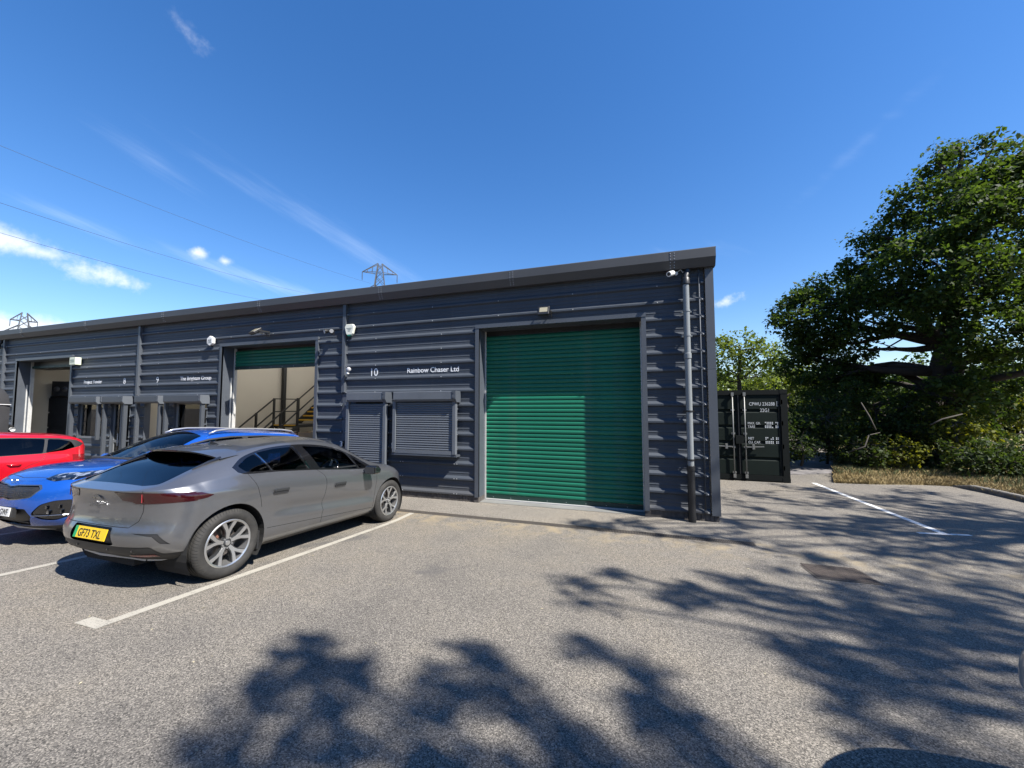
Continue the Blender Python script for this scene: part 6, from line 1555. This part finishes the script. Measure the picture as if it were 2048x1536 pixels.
def leaf_object(name, V, mt, parent):
    n = len(V); me = bpy.data.meshes.new(name); me.vertices.add(n*4); me.loops.add(n*4); me.polygons.add(n)
    me.vertices.foreach_set('co', V.reshape(-1).astype(np.float32)); me.loops.foreach_set('vertex_index', np.arange(n*4, dtype=np.int32))
    me.polygons.foreach_set('loop_start', np.arange(0, n*4, 4, dtype=np.int32)); me.materials.append(mt); me.update(); me.validate()
    o = link(name, me, parent); return o
def limb(a, b, r0, r1, bend, rg, n=7):
    a, b = Vector(a), Vector(b); L = (b-a).length; pts, rs = [], []
    o1 = Vector(rg.normal(size=3))*bend*L; o2 = Vector(rg.normal(size=3))*bend*L*.6
    for i in range(n):
        t_ = i/(n-1); q = a.lerp(b, t_)+o1*math.sin(math.pi*t_)*.5+o2*math.sin(2*math.pi*t_)*.5; q.z += .12*L*math.sin(math.pi*t_)*.4
        pts.append(q); rs.append(r0+(r1-r0)*t_)
    return pts, rs
def tree(name, label, cat, base, trunk, r0, blobs, density, per, leaf, mt, seed, group=None, bark=None, clump=.42, twigs=.35, flat=.75, hollow=.5):
    """trunk: points (first = foot), blobs: (centre, (rx,ry,rz)); everything is placed in world space under an empty at the foot"""
    rg = np.random.default_rng(seed); base = Vector(base); e = empty(name, base); tag(e, label, cat, group); bark = bark or M_bark
    T = [Vector(p)-base for p in trunk]; rs = [r0*(1.35 if i == 0 else 1-.5*i/len(T)) for i in range(len(T))]
    MB().tube(T, rs, 12).build('trunk', bark, e, smooth=True)
    allc, allr = [], []; lim, tw_ = MB(), MB()
    for c, rad in blobs:
        c = Vector(c)-base; rad = Vector(rad); n = max(3, int(density*(rad.x*rad.y*rad.z)**(2/3)))
        d = rg.normal(size=(n, 3)); d /= np.linalg.norm(d, axis=1)[:, None]; k = hollow+(1-hollow)*rg.random(n)**.6
        cc = np.array(c)+d*k[:, None]*np.array(rad); allc.append(cc); allr.append(clump*rg.uniform(.65, 1.35, n))
        j = min(T, key=lambda q: (q-c).length+(0 if q.z < c.z+.3 else 3)*1.0); i_ = T.index(j)
        pts, rr = limb(j, c, min(rs[i_]*.55, .05+.09*rad.length), .025, .12, rg); lim.tube(pts, rr, 7)
        for q in cc:
            if rg.random() < twigs:
                f_ = pts[int(rg.integers(3, len(pts)))]; p2, r2 = limb(f_, Vector(q), .016, .004, .15, rg, 4); tw_.tube(p2, r2, 4, cap=False)
    if lim.v: tag(lim.build('limbs', bark, e, smooth=True), kind='stuff')
    if tw_.v: tag(tw_.build('twigs', M_twig, e), kind='stuff')
    V = leaf_cloud(np.concatenate(allc), np.concatenate(allr), per, leaf, rg, flat)
    tag(leaf_object('crown', V, mt, e), kind='stuff')
    return e
def blob_px(px, py, dist, rpx, sy=.8, depth=None):
    c = pix(px, py, dist); k = (c-CAM).dot(_F)/FPX*rpx
    return (c, (k, depth or k, k*sy))

foot = pz(1912, 928, -.1); D0 = math.hypot(foot.x-CAM.x, foot.y-CAM.y)
trunk = [foot, pix(1900, 870, D0), pix(1893, 810, D0), pix(1878, 745, D0-.1), pix(1892, 690, D0-.2), pix(1905, 610, D0-.2), pix(1915, 500, D0), pix(1925, 400, D0)]
ob = []
for px, py, dd, rp in [(1590, 632, -1.2, 46), (1640, 600, -.4, 52), (1690, 580, .6, 60), (1742, 530, -.4, 46), (1780, 575, -1.6, 66), (1812, 480, .5, 54), (1850, 412, -.3, 52), (1884, 345, .3, 50), (1945, 372, -.8, 60), (1925, 450, -1.8, 80), (2010, 360, .6, 62), (2020, 430, -1.5, 84),
                       (1860, 520, -2.2, 78), (1960, 560, -2.6, 88), (2060, 540, -1.0, 90), (1640, 690, .8, 52), (1610, 735, 1.2, 44), (1680, 755, .3, 54), (1730, 640, -1.4, 56), (1830, 630, -2.4, 54), (1990, 660, -2.2, 70), (2070, 690, -1.2, 74), (1740, 770, 1.0, 50), (2080, 400, 1.2, 80), (1898, 296, .6, 24), (2056, 318, .2, 44), (2040, 380, -.6, 50), (1990, 292, .4, 28), (1730, 478, -.8, 24), (1806, 392, -.6, 24), (1692, 545, -.4, 24), (1602, 604, -1.0, 22), (1866, 318, -.2, 22), (1760, 440, .4, 20), (1565, 650, -1.4, 26), (1670, 640, -1.0, 40), (1620, 680, -.6, 44), (1590, 700, .4, 40), (1650, 760, -.4, 44), (1700, 700, -.4, 44), (1630, 800, .8, 40), (1700, 830, 1.2, 50), (1760, 860, 1.5, 50), (1640, 860, 1.6, 46), (1820, 780, 1.8, 46), (1960, 740, 1.8, 44), (2040, 800, 1.5, 60), (1930, 700, -2.2, 46), (1960, 780, -1.6, 50), (1850, 820, -1.2, 46), (1900, 760, -2.0, 34), (1830, 870, -.6, 46), (1930, 850, -.6, 46), (1880, 600, 1.5, 70), (2000, 760, .4, 50), (2120, 600, 0, 90), (2100, 340, 0, 70)]:
    ob.append(blob_px(px, py, D0+dd, rp, .72))
tree('oak_tree', 'large spreading dark green oak with thick forked trunk at the right', 'tree', foot, trunk, .36, ob, 36, 52, .15, M_oak, 21, clump=.42, twigs=.15)
# two big limbs of the oak that show against the light are part of the trunk's fork
oak = bpy.data.objects['oak_tree']
for pts_, r_ in (([(1896, 815, 0), (1922, 800, -.2), (1950, 770, -.4), (1990, 757, -.6), (2050, 745, -.8)], [.2, .17, .15, .12, .1]), ([(1890, 795, 0), (1850, 770, .1), (1800, 742, .2), (1740, 735, .3), (1680, 745, .3)], [.2, .15, .12, .08, .05]), ([(1895, 700, -.2), (1855, 668, -.3), (1815, 672, -.4), (1770, 698, -.5), (1740, 702, -.5)], [.06, .04, .03, .025, .015])):
    MB().tube([pix(a, b, D0+c)-foot for a, b, c in pts_], r_, 8).build('limb', M_bark, oak, smooth=True)

# sunlit trees behind the container
ft = pz(1492, 850, -.2); 
def far_tree(px, D, tops, label, mt, seed, leaf=.22, group='trees behind the container and verge', r0=.16, density=14, per=34, clump=.6, hollow=.45):
    f_ = pix(px, 900, D); f_.z = -.15
    tops_ = [blob_px(a, b, D+c, r_, .85) for a, b, c, r_ in tops]
    top = max(t_[0].z for t_ in tops_)
    tr = [f_, f_.lerp(Vector((tops_[0][0].x, tops_[0][0].y, top)), .3)+Vector((.2, 0, 0)), f_.lerp(Vector((tops_[0][0].x, tops_[0][0].y, top)), .6), Vector((tops_[0][0].x, tops_[0][0].y, top*.9))]
    return tree('broadleaf_tree', label, 'tree', f_, tr, r0, tops_, density, per, leaf, mt, seed, group, clump=clump, hollow=hollow)
far_tree(1475, 27, [(1480, 690, 0, 40), (1445, 705, .5, 34), (1520, 705, -.5, 40), (1460, 740, 0, 36), (1515, 750, 1, 40), (1550, 720, 0, 30), (1430, 760, 1, 34), (1420, 690, 1, 30)], 'pale green sunlit tree showing just right of the building corner', M_oak2, 31, .2)
far_tree(1570, 31, [(1570, 740, 0, 40), (1540, 780, 0, 46), (1600, 770, 1, 46), (1480, 790, 1, 40), (1420, 800, 2, 44)], 'bushy green tree behind the right end of the container', M_oak2, 32, .24)
far_tree(1700, 27, [(1690, 800, 0, 60), (1640, 830, 1, 60), (1740, 850, -1, 60), (1600, 880, 0, 50), (1760, 790, 2, 50)], 'dark tree in the wood left of the oak trunk', M_bush, 33, .22)
far_tree(1830, 29, [(1830, 800, 0, 70), (1790, 850, 1, 60), (1870, 870, -1, 60), (1840, 740, 1, 46)], 'tree in the wood directly behind the oak trunk', M_oak, 34, .22)
far_tree(1990, 24, [(1985, 800, 0, 46), (2030, 830, -1, 56), (1960, 860, 1, 50), (2040, 770, 1, 50), (2080, 860, 0, 60), (2000, 890, -1, 40)], 'yellow-green sunlit young tree right of the oak trunk', M_lime, 35, .16)
for i, (px, D, c) in enumerate([(1450, 46, 'left'), (1600, 44, 'middle'), (1760, 42, 'middle right'), (1930, 44, 'right'), (2080, 42, 'far right')]):
    far_tree(px, D, [(px, 800, 0, 70), (px-60, 840, 1, 70), (px+60, 830, -1, 70), (px+10, 880, 0, 80), (px-30, 770+10*(i % 2), 1, 44)], 'background tree closing the view, '+c+' of the row behind', M_bush if i % 2 else M_oak, 50+i, .4, 'backdrop trees of the wood', density=7, per=36, clump=1.0)
# bushes of the understorey
for i, (px, py, D, rp, kind, lb) in enumerate([(1600, 880, 16.6, 44, 0, 'low dark bush beside the container'), (1650, 840, 17.6, 56, 0, 'tall dark bush behind the stony path'), (1715, 890, 16.0, 44, 0, 'bramble bush behind the left end of the verge'), (1750, 820, 18.2, 60, 1, 'bright leaved bush in front of the dark wood'), (1790, 900, 15.4, 38, 2, 'pale small bush at the edge of the grass'),
                                           (1835, 860, 16.8, 52, 0, 'dark bush left of the oak foot'), (1870, 905, 15.8, 36, 0, 'low bush in front of the oak foot'), (1935, 905, 14.0, 42, 0, 'thick green bush right of the oak foot'), (1990, 915, 12.6, 46, 0, 'leafy green bush nearest the kerb'), (2045, 900, 12.4, 52, 1, 'leafy bush at the right edge of the view'), (1905, 845, 17.2, 46, 2, 'thin bush growing up against the oak trunk'), (1690, 800, 19, 50, 1, 'bushy sapling in the middle of the thicket')]):
    q_ = pz(px, 927 if px < 1900 else 938, .08); D = math.hypot(q_.x-CAM.x, q_.y-CAM.y)+max(-.4, (D-15.5)*.7); c, rr = blob_px(px, py, D, rp, .9); f_ = Vector((c.x, c.y, -.1))
    n_ = np.random.default_rng(70+i); bl = [(c, rr)]+[(c+Vector((n_.uniform(-.9, .9)*rr[0], n_.uniform(-.6, .6)*rr[0], n_.uniform(-.8, .3)*rr[2])), (rr[0]*.6, rr[1]*.6, rr[2]*.6)) for _ in range(4)]
    bl.append((Vector((c.x, c.y, max(.25, c.z*.4))), (rr[0]*.9, rr[1]*.7, max(.3, c.z*.4))))
    tree('bush', lb, 'bush', f_, [f_, f_+(c-f_)*.5+Vector((.1, 0, 0)), c], .035, bl, 42, 26, .105, (M_bush, M_oak, M_lime)[kind], 80+i, 'bushes along the edge of the wood', bark=M_twig, clump=.26, twigs=.5, hollow=.35)
# dead branches lying in the thicket
for i, (pts_, lb) in enumerate([([(1695, 905, 15.2), (1730, 893, 15.3), (1738, 870, 15.6), (1760, 865, 15.8)], 'pale dead branch lying low in the thicket'), ([(1722, 805, 15.9), (1740, 835, 15.8), (1752, 860, 15.6)], 'thin pale dead branch hanging in the thicket'), ([(1860, 850, 15.4), (1885, 838, 15.6), (1925, 828, 15.8)], 'pale bare branch across the foot of the oak')]):
    tag(MB().tube([pix(*q) for q in pts_], [.016, .02, .015, .008][:len(pts_)], 6).build('dead_branch', M_deadwood, smooth=True), lb, 'branch')
# trees standing outside the view on the right; their shade falls across the yard
def side_tree(name, base, h, blobs, label, seed, r0=.25, density=15, per=30, leaf=.17, clump=.3):
    b_ = Vector((base[0], base[1], gz(base[1]))); tr = [b_, b_+Vector((.2, .1, h*.3)), b_+Vector((-.1, .2, h*.55)), b_+Vector((.1, 0, h*.8))]
    tree(name, label, 'tree', b_, tr, r0, [(Vector(c), (r_, r_, r_*.75)) for *c, r_ in blobs], density, per, leaf, M_oak, seed, 'trees along the right side of the yard', clump=clump, twigs=.12)
SH = (.80, -.27)
def shade(px, py, h, r_):
    """crown lobe, h metres up, whose shadow falls where the photograph shows one"""
    q = pz(px, py, 0.0)
    for _ in range(4): q = pz(px, py, gz(q.y))
    k = h-gz(q.y); return (q.x+SH[0]*k, q.y+SH[1]*k, h, r_)
A = [(545, 1345, .20), (590, 1305, .16), (500, 1400, .18), (625, 1290, .12), (640, 1345, .15), (690, 1350, .14), (610, 1425, .15), (640, 1480, .15), (440, 1490, .14), (400, 1560, .2), (560, 1560, .16),
     (940, 1295, .14), (1000, 1315, .14), (870, 1360, .09), (1040, 1395, .2), (1080, 1440, .2), (1130, 1500, .22), (1170, 1560, .26), (955, 1375, .08), (850, 1510, .15), (900, 1560, .2), (700, 1345, .06),
     (1160, 1285, .14), (1220, 1310, .12), (1275, 1350, .16), (1300, 1400, .2), (1290, 1450, .16), (1350, 1480, .18), (1410, 1540, .25), (880, 1420, .12)]
side_tree('broadleaf_tree', (12.2, -10.5), 13, [shade(px, py, 12.4+.9*math.sin(px*.7), r_*.9) for px, py, r_ in A], 'tall tree overhanging from the right, behind the camera', 91, .16, 30, 18, .13, .22)
B_ = [(1640, 1290, .3), (1720, 1270, .4), (1800, 1300, .5), (1600, 1250, .25), (1880, 1260, .5), (1960, 1300, .6), (1900, 1190, .5), (2000, 1210, .6), (1760, 1380, .3), (1850, 1420, .35), (1700, 1330, .2), (1930, 1480, .35), (2030, 1150, .6), (1820, 1180, .4), (1740, 1200, .35), (1800, 1480, .2), (1980, 1380, .35), (1620, 1340, .12),
      (1420, 1150, .16), (1480, 1165, .2), (1380, 1180, .14), (1530, 1185, .22), (1350, 1200, .1), (1160, 1170, .08), (1560, 1140, .15), (1240, 1150, .07), (1460, 1200, .12), (1170, 1200, .08), (1860, 1220, .4), (1950, 1160, .5), (2020, 1260, .5), (1760, 1240, .3), (1690, 1180, .2), (1860, 1150, .35), (1640, 1215, .2)]
side_tree('broadleaf_tree', (15.6, -6.6), 13, [shade(px, py, 12.0+.9*math.sin(px*.9), r_*1.2) for px, py, r_ in B_], 'tall tree out of view on the right that shades the access cover', 92, .16, 28, 22, .14, .28)
C_ = [(1200, 1055, .10), (1250, 1045, .14), (1300, 1058, .18), (1360, 1068, .2), (1420, 1078, .2), (1160, 1048, .07), (1480, 1075, .2), (1540, 1095, .2), (1600, 1060, .25), (1500, 1020, .22), (1560, 1000, .3), (1640, 1010, .35), (1700, 1040, .35), (1760, 1000, .5), (1830, 1030, .45), (1900, 1010, .6), (1960, 1040, .6), (2040, 1030, .7), (1680, 985, .4), (1790, 1070, .35), (1890, 1110, .4), (1980, 1110, .5), (1500, 985, .4), (1460, 1000, .25), (1850, 985, .5), (1600, 975, .4), (1720, 1100, .3), (2040, 1080, .5), (1640, 1120, .15), (1450, 1040, .16), (1560, 1035, .3), (1650, 1060, .3), (1680, 1000, .4), (1850, 1080, .4), (1940, 1080, .4), (1620, 1035, .3), (1500, 1050, .2), (1780, 1040, .4), (2000, 1060, .5), (1700, 1070, .3), (1900, 1050, .4)]
side_tree('broadleaf_tree', (16.6, -1.6), 13, [shade(px, py, 11.6+.9*math.sin(px*1.1), r_*1.35) for px, py, r_ in C_], 'tall tree out of view on the right that shades the line by the container', 93, .16, 26, 22, .15, .3)
# tall unseen trees added behind the camera to cut ambient light
for i, (x, y, h) in enumerate([(-26, -27, 11), (-18, -29, 12), (-10, -27, 11), (-2, -29, 12), (6, -26, 11), (13, -24, 11), (21, -19, 11), (-34, -24, 11)]):
    r_ = 3.6; side_tree('broadleaf_tree', (x, y), h, [(x, y, h*.62, r_), (x-2.4, y+.5, h*.45, r_*.8), (x+2.4, y, h*.45, r_*.8), (x, y+1, h*.28, r_*.8), (x+2.8, y, h*.2, r_*.6), (x-2.8, y, h*.2, r_*.6)], 'tall unseen tree added behind the camera to block light, position %s from the left' % ('first', 'second', 'third', 'fourth', 'fifth', 'sixth', 'seventh', 'outermost')[i], 110+i, .3, 4, 30, .5, .8)
